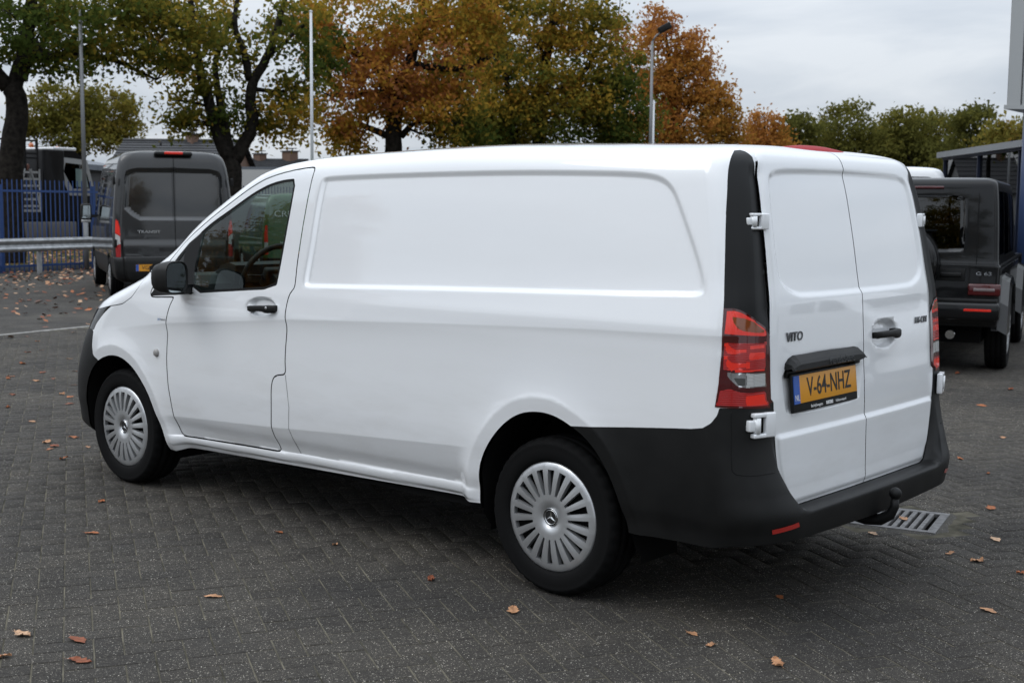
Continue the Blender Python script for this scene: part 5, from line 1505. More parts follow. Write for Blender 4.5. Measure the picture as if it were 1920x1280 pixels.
M_FOL = {
    'oak': foliage_mat('autumn_oak', [(0, (.038, .060, .016)), (.35, GREEN), (.58, OLIVE), (.74, GOLD), (.88, ORANGE), (1, RUST)]),
    'rust': foliage_mat('rust_oak', [(0, OLIVE), (.3, (.32, .19, .036)), (.6, (.43, .19, .042)), (.85, RUST), (1, (.25, .10, .044))]),
    'far': foliage_mat('far_green', [(0, (.066, .076, .026)), (.5, (.150, .142, .034)), (.8, (.22, .185, .04)), (1, (.31, .19, .045))]),
    'olive': foliage_mat('olive_green', [(0, (.07, .085, .022)), (.5, (.16, .145, .03)), (.8, (.25, .175, .035)), (1, (.30, .155, .035))])}
def vnoise(P, sc, seed):
    r_ = np.random.default_rng(seed); G = r_.random((12, 12, 12))
    Q = P / sc + 50; i = np.floor(Q).astype(int); f = Q - i; f = f * f * (3 - 2 * f); o = 0
    for dx in (0, 1):
        for dy in (0, 1):
            for dz in (0, 1):
                w_ = np.where(dx, f[:, 0], 1 - f[:, 0]) * np.where(dy, f[:, 1], 1 - f[:, 1]) * np.where(dz, f[:, 2], 1 - f[:, 2])
                o = o + w_ * G[(i[:, 0] + dx) % 12, (i[:, 1] + dy) % 12, (i[:, 2] + dz) % 12]
    return o
def curve_pts(a, b, sag, n, r_):
    a, b = Vector(a), Vector(b); out = []
    off = Vector((r_.gauss(0, 1), r_.gauss(0, 1), r_.gauss(0, .6))) * (b - a).length * .07
    for i in range(n + 1):
        t = i / n; p = a.lerp(b, t) + off * math.sin(math.pi * t) + Vector((0, 0, sag * math.sin(math.pi * t)))
        out.append(p)
    return out
def make_tree(name, label, base, trunk, crowns, fol, seed, n_clusters, per, leaf, spread, limbs=9, trunk_r=.28, hue=(.5, .22), twig=True, group='trees around the yard', bark=None, zmin=None):
    """trunk: list of polylines (local, with radii); crowns: list of (centre, radii, weight) ellipsoids"""
    r_ = random.Random(seed); g = np.random.default_rng(seed)
    root = empty(name, base); tag(root, label, 'tree', group)
    wood = MB(); skel = []
    for (pts, rads) in trunk:
        P_ = [Vector(p) for p in catmull([tuple(p) for p in pts], 4)]
        rr_ = np.interp(np.linspace(0, 1, len(P_)), np.linspace(0, 1, len(rads)), rads)
        P_ = [p + Vector((r_.gauss(0, .015), r_.gauss(0, .015), 0)) for p in P_]
        wood.tube(P_, list(rr_), 9)
        skel += [(p, q) for p, q in zip(P_, rr_)][len(P_) // 4:]
    ws = np.array([c[2] for c in crowns], float); ws /= ws.sum()
    def sample(k=.5):
        c, rad, _ = crowns[g.choice(len(crowns), p=ws)]
        d = g.normal(size=3); d /= np.linalg.norm(d); q = (k + (1 - k) * g.random()) if g.random() < .7 else g.random() ** .4
        return Vector(np.array(c) + d * np.array(rad) * q)
    # main limbs
    top = [s for s in skel]
    for i in range(limbs):
        e = sample(.45)
        cand = [s for s in top if s[0].z < e.z + .6] or top
        s = min(cand, key=lambda q: (q[0] - e).length + r_.uniform(0, 1.2))
        P_ = curve_pts(s[0], e, .25 * r_.uniform(0, 1.2), 6, r_)
        rads = [max(.02, s[1] * .55 * (1 - .8 * k / 6)) for k in range(7)]
        wood.tube(P_, rads, 6); skel += list(zip(P_[1:], rads[1:]))
    SK = np.array([list(s[0]) for s in skel]); SR = np.array([s[1] for s in skel])
    # leaf clusters, each carried by a thin branch
    CC, HH = [], []
    for i in range(n_clusters):
        e = sample(.55)
        if zmin is not None and e.z < zmin: continue
        CC.append(e)
        if twig:
            d = np.linalg.norm(SK - np.array(e), axis=1) + np.maximum(0, SK[:, 2] - e.z) * .6
            k = d.argmin()
            P_ = curve_pts(SK[k], e, .1, 4, r_); r0 = min(SR[k] * .6, .035)
            wood.tube(P_, [max(.008, r0 * (1 - .75 * q / 4)) for q in range(5)], 4, cap=False)
            if i % 3 == 0:
                SK = np.vstack([SK, [list(p) for p in P_[2:]]]); SR = np.concatenate([SR, [r0 * .6] * 3])
    wood.build('trunk', bark or M_BARK, root)
    CCa = np.array([list(c) for c in CC]); ch = vnoise(CCa, 1.9, seed + 1) * .75 + g.random(len(CCa)) * .25
    n_ = len(CCa) * per
    idx = np.repeat(np.arange(len(CCa)), per)
    off = g.normal(size=(n_, 3)) * np.array([spread, spread, spread * .62]) * g.uniform(.6, 1.4, len(CCa))[idx][:, None]
    off[:, 2] -= np.hypot(off[:, 0], off[:, 1]) * .15
    C3 = CCa[idx] + off
    a = g.normal(size=(n_, 3)); a /= np.linalg.norm(a, axis=1)[:, None]
    b_ = g.normal(size=(n_, 3)); b_[:, 2] -= .3; b_ -= a * (a * b_).sum(1)[:, None]; b_ /= np.linalg.norm(b_, axis=1)[:, None]
    s_ = leaf * g.uniform(.65, 1.25, n_)[:, None]
    nn = np.cross(a, b_)
    V = np.stack([C3 - b_ * s_ * .55, C3 + a * s_ * .32 + nn * s_ * .08 - b_ * s_ * .05, C3 + b_ * s_ * .55, C3 - a * s_ * .32 + nn * s_ * .10 + b_ * s_ * .05], 1).reshape(-1, 3)
    F = np.arange(n_ * 4).reshape(-1, 4)
    me = quads_mesh(V, F, name='crown')
    h = np.clip(hue[0] + (ch[idx] - .5) * 2.2 * hue[1] + g.normal(size=n_) * .07, 0, 1)
    at = me.attributes.new('hue', 'FLOAT', 'POINT'); at.data.foreach_set('value', np.repeat(h, 4).astype(np.float32))
    o = link('crown', me, M_FOL[fol], root); o['kind'] = 'stuff'
    return root
def tree_at(u, D):
    p = at_depth(u, 400, D); return Vector((p.x, p.y, 0))
def loc_px(base, u, v, D=None):
    """local offset (metres) of photo pixel (u, v) in the vertical plane through the tree that faces the camera"""
    nrm_ = (CAM - base); nrm_.z = 0; nrm_.normalize()
    d = ray(u, v); t = (base - CAM).dot(nrm_) / d.dot(nrm_)
    return CAM + d * t - base
# leftmost tree
B1 = tree_at(15, 34.5); L1 = lambda u, v, k=0: (lambda p: (p.x, p.y, p.z))(loc_px(B1, u, v) + (B1 - CAM).normalized() * k)
make_tree('oak_tree', 'green and gold oak with a thick dark trunk at the far left edge', B1,
    [([(0, 0, -.1), L1(18, 400), L1(20, 300), L1(32, 205), L1(20, 165)], (.42, .34, .31, .27, .24)),
     ([L1(24, 175), L1(45, 110), L1(90, 105, .3), L1(140, 97, .5), L1(215, 103, .8), L1(300, 140, 1.0)], (.20, .17, .13, .10, .07, .03)),
     ([L1(36, 150), L1(50, 80), L1(60, 0), L1(90, -120)], (.20, .17, .14, .08)), ([L1(15, 165), L1(-40, 90), L1(-90, -30)], (.2, .15, .08)),
     ([L1(140, 97, .5), L1(190, 70, .4), L1(240, 40, .3)], (.08, .06, .03))],
    [(L1(60, 45), (2.2, 2.6, 1.0), 1.2), (L1(190, 40), (1.9, 2.2, .9), 1.0), (L1(300, 60), (1.5, 1.8, 1.0), .9), (L1(-60, 40), (2.0, 2.2, 1.3), .6), (L1(110, -90), (4.2, 4.2, 2.0), .8), (L1(120, 110), (1.6, 1.0, .35), .28)],
    'oak', 21, 160, 80, .15, .29, 10, hue=(.50, .36))
# second tree, several stems
B2 = tree_at(428, 37); L2 = lambda u, v, k=0: (lambda p: (p.x, p.y, p.z))(loc_px(B2, u, v) + (B2 - CAM).normalized() * k)
make_tree('oak_tree', 'open many-stemmed oak with orange leaves rising behind the dark grey van', B2,
    [([(0, 0, -.1), L2(436, 380), L2(432, 315), L2(428, 298)], (.34, .28, .30, .26)),
     ([L2(428, 300), L2(408, 250), L2(393, 200), L2(372, 120), L2(360, 20), L2(350, -100)], (.22, .18, .16, .12, .09, .05)),
     ([L2(432, 305), L2(424, 245), L2(412, 190), L2(405, 110), L2(440, 30)], (.15, .13, .10, .08, .05)),
     ([L2(440, 300), L2(462, 262), L2(472, 230), L2(470, 165), L2(500, 110), L2(520, 50), L2(540, -30)], (.20, .19, .17, .15, .12, .10, .06)),
     ([L2(468, 150), L2(455, 90), L2(440, 40), L2(455, -60)], (.12, .10, .07, .05)), ([L2(480, 168), L2(520, 172), L2(550, 165, .3)], (.07, .05, .03)), ([L2(500, 110), L2(560, 55), L2(580, 40)], (.06, .05, .03))],
    [(L2(370, 90), (1.5, 1.8, 1.1), 1.0), (L2(385, 205), (1.1, 1.3, .75), .85), (L2(350, 30), (1.6, 1.6, 1.2), .8), (L2(510, 60), (1.8, 1.8, 1.2), .8), (L2(575, 110), (1.0, 1.4, 1.2), .75), (L2(530, 215), (.9, 1.0, .7), .55), (L2(470, -60), (3.2, 3.2, 1.6), .6), (L2(455, 225), (.9, 1.0, .5), .3)],
    'oak', 33, 125, 72, .15, .27, 8, hue=(.60, .34))
# broad centre tree
B3 = tree_at(738, 41); L3 = lambda u, v, k=0: (lambda p: (p.x, p.y, p.z))(loc_px(B3, u, v) + (B3 - CAM).normalized() * k)
TREE3 = make_tree('oak_tree', 'broad oak in green and rust behind the van roof, straight dark trunk in the middle', B3,
    [([(0, 0, -.1), L3(738, 330), L3(738, 260), L3(742, 190), L3(768, 120), L3(790, 30), L3(800, -120)], (.38, .30, .26, .24, .18, .12, .06)),
     ([L3(752, 255), L3(772, 235), L3(800, 220)], (.12, .08, .04)), ([L3(740, 200), L3(690, 178), L3(620, 180)], (.12, .09, .05)), ([L3(748, 170), L3(680, 110), L3(620, 70)], (.12, .09, .05)), ([L3(770, 120), L3(860, 130), L3(930, 100)], (.12, .09, .05))],
    [(L3(650, 60), (1.9, 2.2, 1.5), 1.1), (L3(640, 180), (1.2, 1.6, 1.0), .7), (L3(655, 250), (.75, .8, .55), .35), (L3(740, 120), (1.9, 2.2, 1.6), 1.3), (L3(840, 90), (1.9, 2.2, 1.7), 1.3), (L3(810, 195), (1.5, 1.6, .8), .9), (L3(860, 240), (1.0, 1.2, .5), .5), (L3(760, -60), (4.0, 4.0, 2.0), .9), (L3(880, 10), (1.6, 1.8, 1.5), .9)],
    'oak', 47, 330, 85, .155, .30, 12, hue=(.66, .42))
# right-hand oak
B4 = tree_at(1012, 47); L4 = lambda u, v, k=0: (lambda p: (p.x, p.y, p.z))(loc_px(B4, u, v) + (B4 - CAM).normalized() * k)
TREE4 = make_tree('oak_tree', 'tall green and yellow oak above the middle of the van roof', B4,
    [([(0, 0, -.1), L4(1010, 300), L4(1014, 200), L4(1020, 130), L4(1035, 40), L4(1040, -120)], (.36, .28, .22, .19, .13, .06)), ([L4(1008, 330), L4(968, 270), L4(955, 200), L4(950, 120)], (.2, .16, .12, .07)), ([L4(1014, 190), L4(1100, 130), L4(1130, 60)], (.12, .08, .04))],
    [(L4(950, 80), (1.9, 2.2, 1.9), 1.1), (L4(940, 220), (1.6, 1.9, 1.2), 1.1), (L4(1040, 120), (2.0, 2.2, 1.7), 1.2), (L4(1090, 50), (1.2, 1.5, 1.4), .9), (L4(1060, 215), (1.8, 2.0, 1.2), 1.2), (L4(1140, 200), (1.3, 1.6, 1.3), .9), (L4(1150, 130), (.9, 1.2, 1.1), .55), (L4(1020, -60), (2.6, 3.0, 2.0), .7), (L4(1185, 250), (.8, 1.0, .7), .35)],
    'oak', 59, 330, 85, .165, .32, 12, hue=(.48, .34))
B4b = tree_at(905, 52); L4b = lambda u, v, k=0: (lambda p: (p.x, p.y, p.z))(loc_px(B4b, u, v) + (B4b - CAM).normalized() * k)
make_tree('oak_tree', 'dark green oak half hidden between the two larger oaks above the van roof', B4b,
    [([(0, 0, -.1), L4b(906, 300), L4b(908, 200), L4b(905, 60)], (.30, .24, .18, .06))],
    [(L4b(900, 150), (2.6, 2.6, 1.8), 1.0), (L4b(920, 240), (2.2, 2.0, 1.0), .8), (L4b(880, 20), (2.2, 2.4, 2.2), .9)], 'oak', 63, 110, 65, .18, .36, 8, hue=(.50, .25))
# rust coloured tree
B5 = tree_at(1262, 58); L5 = lambda u, v, k=0: (lambda p: (p.x, p.y, p.z))(loc_px(B5, u, v) + (B5 - CAM).normalized() * k)
TREE5 = make_tree('oak_tree', 'rust orange oak beside the floodlight mast, right of the green oaks', B5,
    [([(0, 0, -.1), L5(1260, 320), L5(1262, 230), L5(1258, 150), L5(1248, 60)], (.34, .28, .22, .14, .05)), ([L5(1262, 250), L5(1300, 190), L5(1330, 140)], (.14, .10, .04)), ([L5(1261, 240), L5(1220, 190), L5(1200, 130)], (.14, .1, .04))],
    [(L5(1250, 115), (2.0, 2.2, 1.9), 1.2), (L5(1300, 150), (1.4, 1.7, 1.4), .9), (L5(1340, 205), (1.1, 1.5, 1.1), .75), (L5(1290, 235), (2.2, 2.2, 1.1), 1.2), (L5(1225, 190), (1.3, 1.7, 1.5), .7), (L5(1235, 45), (.85, 1.0, .75), .4), (L5(1365, 255), (.8, 1.0, .6), .3), (L5(1215, 260), (1.2, 1.4, .8), .5)],
    'rust', 71, 250, 75, .17, .30, 12, hue=(.52, .30))
B5b = tree_at(1168, 50); L5b = lambda u, v, k=0: (lambda p: (p.x, p.y, p.z))(loc_px(B5b, u, v) + (B5b - CAM).normalized() * k)
make_tree('young_tree', 'thin half bare young tree poking up between green oak and rust oak', B5b,
    [([(0, 0, -.1), L5b(1168, 300), L5b(1164, 180), L5b(1158, 90), L5b(1162, -10)], (.10, .08, .05, .03, .012))], [(L5b(1160, 70), (.5, .5, .9), 1.0), (L5b(1165, 150), (.7, .7, .9), 1.0)], 'rust', 77, 60, 22, .14, .22, 14, hue=(.6, .2))
B6 = tree_at(1432, 82); L6 = lambda u, v, k=0: (lambda p: (p.x, p.y, p.z))(loc_px(B6, u, v) + (B6 - CAM).normalized() * k)
make_tree('small_tree', 'small reddish tree in the gap right of the rust oak', B6, [([(0, 0, -.1), L6(1432, 330), L6(1434, 230)], (.2, .16, .05))], [(L6(1432, 242), (1.3, 1.3, 1.2), 1.0), (L6(1440, 275), (1.7, 1.6, .9), 1.0), (L6(1410, 265), (1.0, 1.0, .7), .5)], 'rust', 83, 130, 40, .20, .30, 8, hue=(.55, .2))
FAR = [(1490, 88, 212, .9, .30), (1528, 94, 222, 1.1, .55), (1590, 90, 186, 1.25, .42), (1655, 98, 232, 1.0, .62), (1690, 92, 202, 1.0, .45), (1745, 96, 206, 1.15, .50), (1830, 88, 188, 1.2, .28), (1890, 84, 222, 1.0, .66), (1955, 90, 205, 1.2, .45), (2040, 92, 195, 1.3, .4)]
FL = ['dark green tree at the left end of the distant tree line', 'olive tree, second from the left in the distant tree line', 'tall light green tree with an open top in the distant tree line', 'low golden green tree under the tall ones in the distant tree line',
      'mid green tree left of centre in the right part of the tree line', 'grey green tree beside the dark rounded one in the tree line', 'tall dark blue green rounded tree near the right end of the tree line', 'yellow green tree right beside the showroom column', 'distant tree hidden behind the grey clad building', 'distant tree beyond the right edge of the picture']
for k, (u, D, vt, kx, hu) in enumerate(FAR):
    B = tree_at(u, D); LP = lambda uu, vv: (lambda p: (p.x, p.y, p.z))(loc_px(B, uu, vv)); pxm = D / FPX
    H_ = LP(u, vt)[2]; w_ = 52 * kx * pxm
    make_tree('distant_tree', FL[k], B, [([(0, 0, -.2), (0, 0, H_ * .35), (.1, .05, H_ * .8)], (.35, .28, .08))],
        [((0, 0, H_ - w_ * .62), (w_ * .8, w_ * .8, w_ * .62), 1.0), ((w_ * .5 * CR.x, w_ * .5 * CR.y, H_ * .62), (w_ * .75, w_ * .75, w_ * .6), .9), ((-w_ * .5 * CR.x, -w_ * .5 * CR.y, H_ * .6), (w_ * .75, w_ * .75, w_ * .65), .9), ((0, 0, H_ * .35), (w_ * 1.25, w_ * 1.25, H_ * .28), 1.1)],
        'far', 100 + k, 200, 38, .27, .36, 8, hue=(hu, .26), group='distant tree line on the right')
BL = tree_at(150, 84); LL = lambda u, v: (lambda p: (p.x, p.y, p.z))(loc_px(BL, u, v))
make_tree('distant_tree', 'round olive tree behind the long grey hall on the left', BL, [([(0, 0, -.1), LL(148, 330), LL(146, 260), LL(140, 190)], (.35, .3, .2, .06)), ([LL(146, 280), LL(180, 230), LL(200, 190)], (.15, .1, .04))],
    [(LL(115, 200), (2.3, 2.4, 1.6), 1.0), (LL(185, 205), (2.4, 2.4, 1.7), 1.0), (LL(225, 225), (1.4, 1.6, 1.3), .6), (LL(75, 235), (1.3, 1.5, 1.2), .6), (LL(150, 255), (3.6, 3.0, 1.0), .8)], 'olive', 141, 260, 55, .22, .36, 10, hue=(.55, .3), group=None)
for k, (u, vt, D, lab) in enumerate(((625, 288, 120, 'low distant shrub showing over the bonnet end of the roof, left of the centre oak'), (505, 293, 110, 'distant shrub between the second oak and the far chimney'), (1020, 250, 105, 'distant dark green tree behind the oaks above the van roof'), (1120, 245, 110, 'distant olive tree behind the oaks, left of the rust oak'))):
    B = tree_at(u, D); H_ = loc_px(B, u, vt).z
    make_tree('distant_tree', lab, B, [([(0, 0, -.1), (0, 0, H_ * .5), (0, 0, H_ * .8)], (.2, .15, .05))], [((0, 0, H_ * .55), (2.6 if k < 2 else 5, 2.6 if k < 2 else 5, H_ * .42), 1.0)], 'far', 150 + k, 90, 32, .26, .45, 5, hue=(.45, .2), group=None)

# ================================================================== POLES
M_POLE = mat('grey_pole', (.20, .205, .21), .5, metal=.3); M_WPOLE = mat('white_pole', (.62, .64, .66), .4)
def pole(name, label, cat, u, D, vtop, r0, r1, m, head=None):
    B = tree_at(u, D); H_ = loc_px(B, u, vtop).z
    root = empty(name, B); tag(root, label, cat)
    b = MB(); b.tube([(0, 0, 0), (0, 0, 1.2)], r0 * 1.12, 12); b.build('base_section', m, root)
    b = MB(); b.tube([(0, 0, 1.2), (0, 0, H_)], [r0, r1], 12); b.build('shaft', m, root)
    return root, H_
pole('light_pole', 'slim grey steel pole between the left oak and the dark grey van', 'pole', 160, 33.0, 20, .055, .04, M_POLE)
pw, Hw = pole('flagpole', 'white flagpole rising behind the cab of the white van', 'flagpole', 586, 31.0, 22, .042, .030, M_WPOLE)
b = MB(); b.lathe([(0, .03), (.035, .02), (.04, 0), (.03, -.03)], 12, Matrix.Translation((0, 0, Hw)) @ Matrix.Rotation(R(90), 4, 'X')); b.build('finial', M_WPOLE, pw)
fm_, Hf = pole('floodlight_mast', 'tall grey mast with a floodlight in front of the rust oak', 'lamp post', 1217, 42.0, 78, .065, .04, M_POLE)
hd = CR.copy(); hd.z = 0; hd.normalize()
b = MB(); b.tube([Vector((0, 0, Hf)), hd * .12 + Vector((0, 0, Hf + .18)), hd * .30 + Vector((0, 0, Hf + .30))], .028, 8); b.build('bracket', M_POLE, fm_)
b = MB(); Mf = Matrix.Translation(hd * .38 + Vector((0, 0, Hf + .42))) @ Matrix((hd, Vector((-hd.y, hd.x, 0)), Vector((0, 0, 1)))).transposed().to_4x4() @ Matrix.Rotation(R(-28), 4, 'Y'); b.box((0, 0, 0), (.42, .34, .20), Mf, .03); b.build('lamp_head', M_BLACKPL, fm_)
pole('flagpole', 'short white pole right beside the floodlight mast', 'pole', 1222, 45.0, 190, .040, .032, M_WPOLE)

# ================================================================== BUILDINGS
M_ROOFT = mat('dark_roof_tile', (.030, .031, .034), .7); M_BRICK = mat('brown_brick', (.14, .085, .06), .9); M_HALL = mat('grey_sheet', (.14, .155, .175), .5, metal=.3); M_WALLW = mat('pale_wall', (.45, .45, .44), .8); M_WALLD = mat('dark_wall', (.05, .05, .052), .8)
def house(name, label, base, along, length, depth, eave, ridge, chimneys, wall_m=M_BRICK, courses=16):
    """gable house: 'along' is the ridge direction, base the corner nearest the camera at its left"""
    a = Vector(along).normalized(); d = Vector((-a.y, a.x, 0))
    if d.dot(CAM - base) > 0: d = -d
    root = empty(name, base); tag(root, label, 'house')
    def P(x, y, z): v = a * x + d * y; return (v.x, v.y, z)
    b = MB(); V = [P(0, 0, 0), P(length, 0, 0), P(length, depth, 0), P(0, depth, 0), P(0, 0, eave), P(length, 0, eave), P(length, depth, eave), P(0, depth, eave), P(0, depth / 2, ridge - .12), P(length, depth / 2, ridge - .12)]
    b.add(V, [(0, 1, 5, 4), (1, 2, 6, 9, 5), (2, 3, 7, 6), (3, 0, 4, 8, 7)]); b.build('wall', wall_m, root)
    rf = empty('roof', (0, 0, 0)); rf.parent = root
    for side_ in (0, 1):
        V, F = [], []
        for i in range(courses):
            t0, t1 = i / courses, (i + 1.12) / courses
            def Q(x, t, lift):
                y = (-.35 + (depth / 2 + .35) * t) if side_ == 0 else (depth + .35 - (depth / 2 + .35) * t); z = eave - .2 + (ridge - eave + .2) * t
                return P(x, y, z + lift)
            s_ = len(V); V += [Q(-.3, t0, .07), Q(length + .3, t0, .07), Q(length + .3, min(t1, 1), .015), Q(-.3, min(t1, 1), .015), Q(-.3, t0, .0), Q(length + .3, t0, .0)]; F += [(s_, s_ + 1, s_ + 2, s_ + 3), (s_ + 4, s_ + 5, s_ + 1, s_)]
        m_ = MB(); m_.add(V, F); o = m_.build('tile_courses', M_ROOFT, rf); o['kind'] = 'stuff'
    b = MB(); b.tube([P(-.3, depth / 2, ridge + .03), P(length + .3, depth / 2, ridge + .03)], .11, 8); b.build('ridge_cap', M_ROOFT, rf)
    for (x, w_, h_) in chimneys:
        b = MB(); v = a * x + d * (depth / 2); b.box((v.x, v.y, ridge + h_ / 2 - .35), (w_, w_ * .8, h_ + .5)); c_ = b.build('chimney', M_BRICK, rf)
        b = MB(); b.box((v.x, v.y, ridge + h_ - .07), (w_ * 1.18, w_ * .98, .08)); b.box((v.x, v.y, ridge + h_ + .14), (w_ * .9, w_ * .7, .05))
        for q in (-1, 1): b.box((v.x + q * w_ * .3, v.y, ridge + h_ + .05), (.05, .05, .18))
        b.build('chimney_cap', M_WALLD, c_)
    for k in range(3):
        b = MB(); x = length * (.2 + .28 * k); v = [P(x, -.01, 1.0), P(x + 1.1, -.01, 1.0), P(x + 1.1, -.01, 2.2), P(x, -.01, 2.2)]; b.add(v, [(0, 1, 2, 3)]); b.build('window', M_DKGLASS, root)
    return root
camr = CR.copy(); camr.z = 0; camr.normalize()
def hz(u, v, D): return at_depth(u, v, D).z
# dark roofed house behind the grey van
D1 = 70; hb_ = at_depth(196, 380, D1); hb_.z = 0; wl_ = (at_depth(423, 380, D1) - at_depth(196, 380, D1)).length
hs = house('house', 'house with a long dark tiled roof and brown chimney behind the dark grey van', hb_, camr, wl_, 9.0, hz(300, 338, D1), hz(300, 266, D1 + 4.5), [(wl_ * .57, .62, hz(325, 250, D1 + 4.5) - hz(325, 266, D1 + 4.5))])
b = MB(); v = camr * (wl_ * .485); b.tube([(v.x, v.y, hz(300, 275, D1)), (v.x, v.y, hz(300, 262, D1))], .06, 8); b.build('vent_pipe', M_WALLD, hs)
D2 = 95; hb_ = at_depth(455, 380, D2); hb_.z = 0; wl_ = (at_depth(556, 380, D2) - at_depth(455, 380, D2)).length
house('house', 'small far house with two brick chimneys seen above the cab roof', hb_, camr, wl_, 8.0, hz(500, 320, D2), hz(500, 301, D2 + 4), [(wl_ * .13, .8, .55), (wl_ * .72, .95, .75)], M_WALLW)
D3 = 100; hb_ = at_depth(705, 380, D3); hb_.z = 0
house('house', 'far house whose chimney shows left of the centre oak trunk', hb_, camr, 4.0, 7.0, 3.0, hz(715, 292, D3 + 3.5), [(.75, .6, hz(715, 272, D3) - hz(715, 292, D3))], M_WALLW, 8)
# flat garage with pale wall
b0 = at_depth(452, 380, 60); b0.z = 0; gar = empty('garage', b0); tag(gar, 'low garage with a pale wall behind the second oak', 'garage'); b = MB(); w_ = 4.2
bd = Vector((-camr.y, camr.x, 0)); hgt = hz(470, 318, 60)
V = [(0, 0, 0), tuple(camr * w_), tuple(camr * w_ + bd * 4), tuple(bd * 4)]; V = V + [(x, y, hgt) for x, y, z in V]
b.add(V, [(0, 1, 5, 4), (1, 2, 6, 5), (2, 3, 7, 6), (3, 0, 4, 7)]); b.build('wall', M_WALLW, gar); b = MB(); b.add([(x, y, hgt + .12) for x, y, z in V[:4]] + [(x, y, hgt) for x, y, z in V[:4]], [(0, 1, 2, 3), (0, 1, 5, 4), (1, 2, 6, 5), (3, 0, 4, 7)]); b.build('roof', M_HALL, gar)
# long grey hall on the left
h0, h1 = at_depth(-60, 380, 52), at_depth(222, 380, 66); h0.z = h1.z = 0
hall = empty('hall', h0); tag(hall, 'long low hall with a grey sheet metal roof behind the black truck', 'hall')
ha = (h1 - h0); hl_ = ha.length; ha.normalize(); hdp = Vector((-ha.y, ha.x, 0)); hdp = hdp if hdp.dot(CAM - h0) < 0 else -hdp
ze, zr_ = hz(100, 302, 58), hz(60, 262, 64)
Pq = lambda x, y, z: (lambda v: (v.x, v.y, z))(ha * x + hdp * y)
b = MB(); b.add([Pq(0, 0, 0), Pq(hl_, 0, 0), Pq(hl_, 12, 0), Pq(0, 12, 0), Pq(0, 0, ze), Pq(hl_, 0, ze), Pq(hl_, 12, ze), Pq(0, 12, ze)], [(0, 1, 5, 4), (1, 2, 6, 5), (2, 3, 7, 6), (3, 0, 4, 7)]); b.build('wall', M_WALLD, hall)
rf = empty('roof', (0, 0, 0)); rf.parent = hall
npan = 14
for k in range(npan):
    x0, x1 = hl_ * k / npan, hl_ * (k + 1) / npan - .02
    b = MB(); b.add([Pq(x0, -.3, ze), Pq(x1, -.3, ze), Pq(x1, 6, zr_), Pq(x0, 6, zr_), Pq(x0, 12.3, ze), Pq(x1, 12.3, ze), Pq(x0, -.3, ze - .25), Pq(x1, -.3, ze - .25)], [(0, 1, 2, 3), (3, 2, 5, 4), (6, 7, 1, 0)]); b.build('roof_sheet', M_HALL, rf)

# ---- black work truck behind the fence
M_TRUCK = mat('black_truck_paint', (.005, .005, .006), .45, spec=.2, coat=.1); M_TGREY = mat('truck_grey', (.30, .31, .32), .5); M_ORANGE = mat('beacon_orange', (.55, .12, .01), .3, coat=1.0); M_ALU = mat('aluminium', (.42, .43, .44), .4, metal=.8); M_BOXG = mat('cabinet_grey', (.13, .125, .12), .6)
t0 = at_depth(-30, 400, 39.5); t0.z = 0; ta = camr.copy()
tt = at_depth(0, 400, 39.5); t1 = at_depth(215, 400, 42.5); t1.z = 0; ta = (t1 - t0).normalized(); trk = empty('truck', t0, math.atan2(ta.y, ta.x)); tag(trk, 'black work truck with orange beacons and rear rack standing behind the blue fence', 'truck')
kx = 39.5 / FPX   # metres per photo pixel at the truck
X = lambda u: (u + 30) * kx; Z = lambda v: CAM.z + (378 - v) * kx
b = MB(); b.box((X(60), 1.2, .95), (X(200) - X(-40), 2.2, .35)); b.build('chassis', M_TRUCK, trk)
b = MB(); b.box(((X(108) + X(140)) / 2, 1.2, (Z(285) + 1.0) / 2), (X(140) - X(92), 2.3, Z(280) - 1.0), None, .06); b.build('crew_body', M_TRUCK, trk)
# cab: sloping front with grey window surround
pc_ = [(X(128), .9), (X(128), Z(283)), (X(175), Z(285)), (X(196), Z(298)), (X(212), Z(345)), (X(218), Z(400)), (X(218), .9)]
b = MB(); b.prism(pc_, .1, 2.3); cabo = b.build('cab', M_TRUCK, trk)
sr_o = [(X(134), Z(322)), (X(142), Z(296)), (X(200), Z(300)), (X(214), Z(350)), (X(214), Z(366)), (X(158), Z(366))]; sr_i = [(X(144), Z(322)), (X(149), Z(306)), (X(192), Z(309)), (X(206), Z(350)), (X(206), Z(353)), (X(164), Z(353))]
b = MB(); V = [(x, .07, z) for x, z in sr_o] + [(x, .05, z) for x, z in sr_i]; n_ = len(sr_o); b.add(V, [(i, (i + 1) % n_, n_ + (i + 1) % n_, n_ + i) for i in range(n_)]); b.build('window_surround', M_TGREY, cabo)
b = MB(); b.add([(x, .085, z) for x, z in sr_i], [list(range(n_))]); b.build('side_window', M_DKGLASS, cabo)
b = MB(); b.add([(X(172), .06, Z(350)), (X(200), .06, Z(350)), (X(196), .06, Z(318)), (X(172), .06, Z(316))], [(0, 1, 2, 3)]); b.build('quarter_glass', mat('pale_glass', (.16, .23, .23), .1, coat=1.0), cabo)
b = MB(); b.box(((X(128) + X(180)) / 2, 1.2, Z(281)), (X(180) - X(128), 2.1, .10), None, .03); b.build('roof_fairing', M_WHITE, cabo)
for u, v in ((106, 276), (164, 280)):
    b = MB(); b.lathe([(0, .13), (.055, .12), (.075, .06), (.08, 0)], 14, Matrix.Translation((X(u), .7, Z(v) - .05)) @ Matrix.Rotation(R(90), 4, 'X')); b.build('beacon', M_ORANGE, trk)
rk = MB()
for u in (-5, 40, 65, 91): rk.bar((X(u), .15, 1.1), (X(u), .15, Z(268)), .06)
for v in (269, 292, 300): rk.bar((X(-30), .15, Z(v)), (X(91), .15, Z(v)), .05)
rk.build('rack', M_TRUCK, trk)
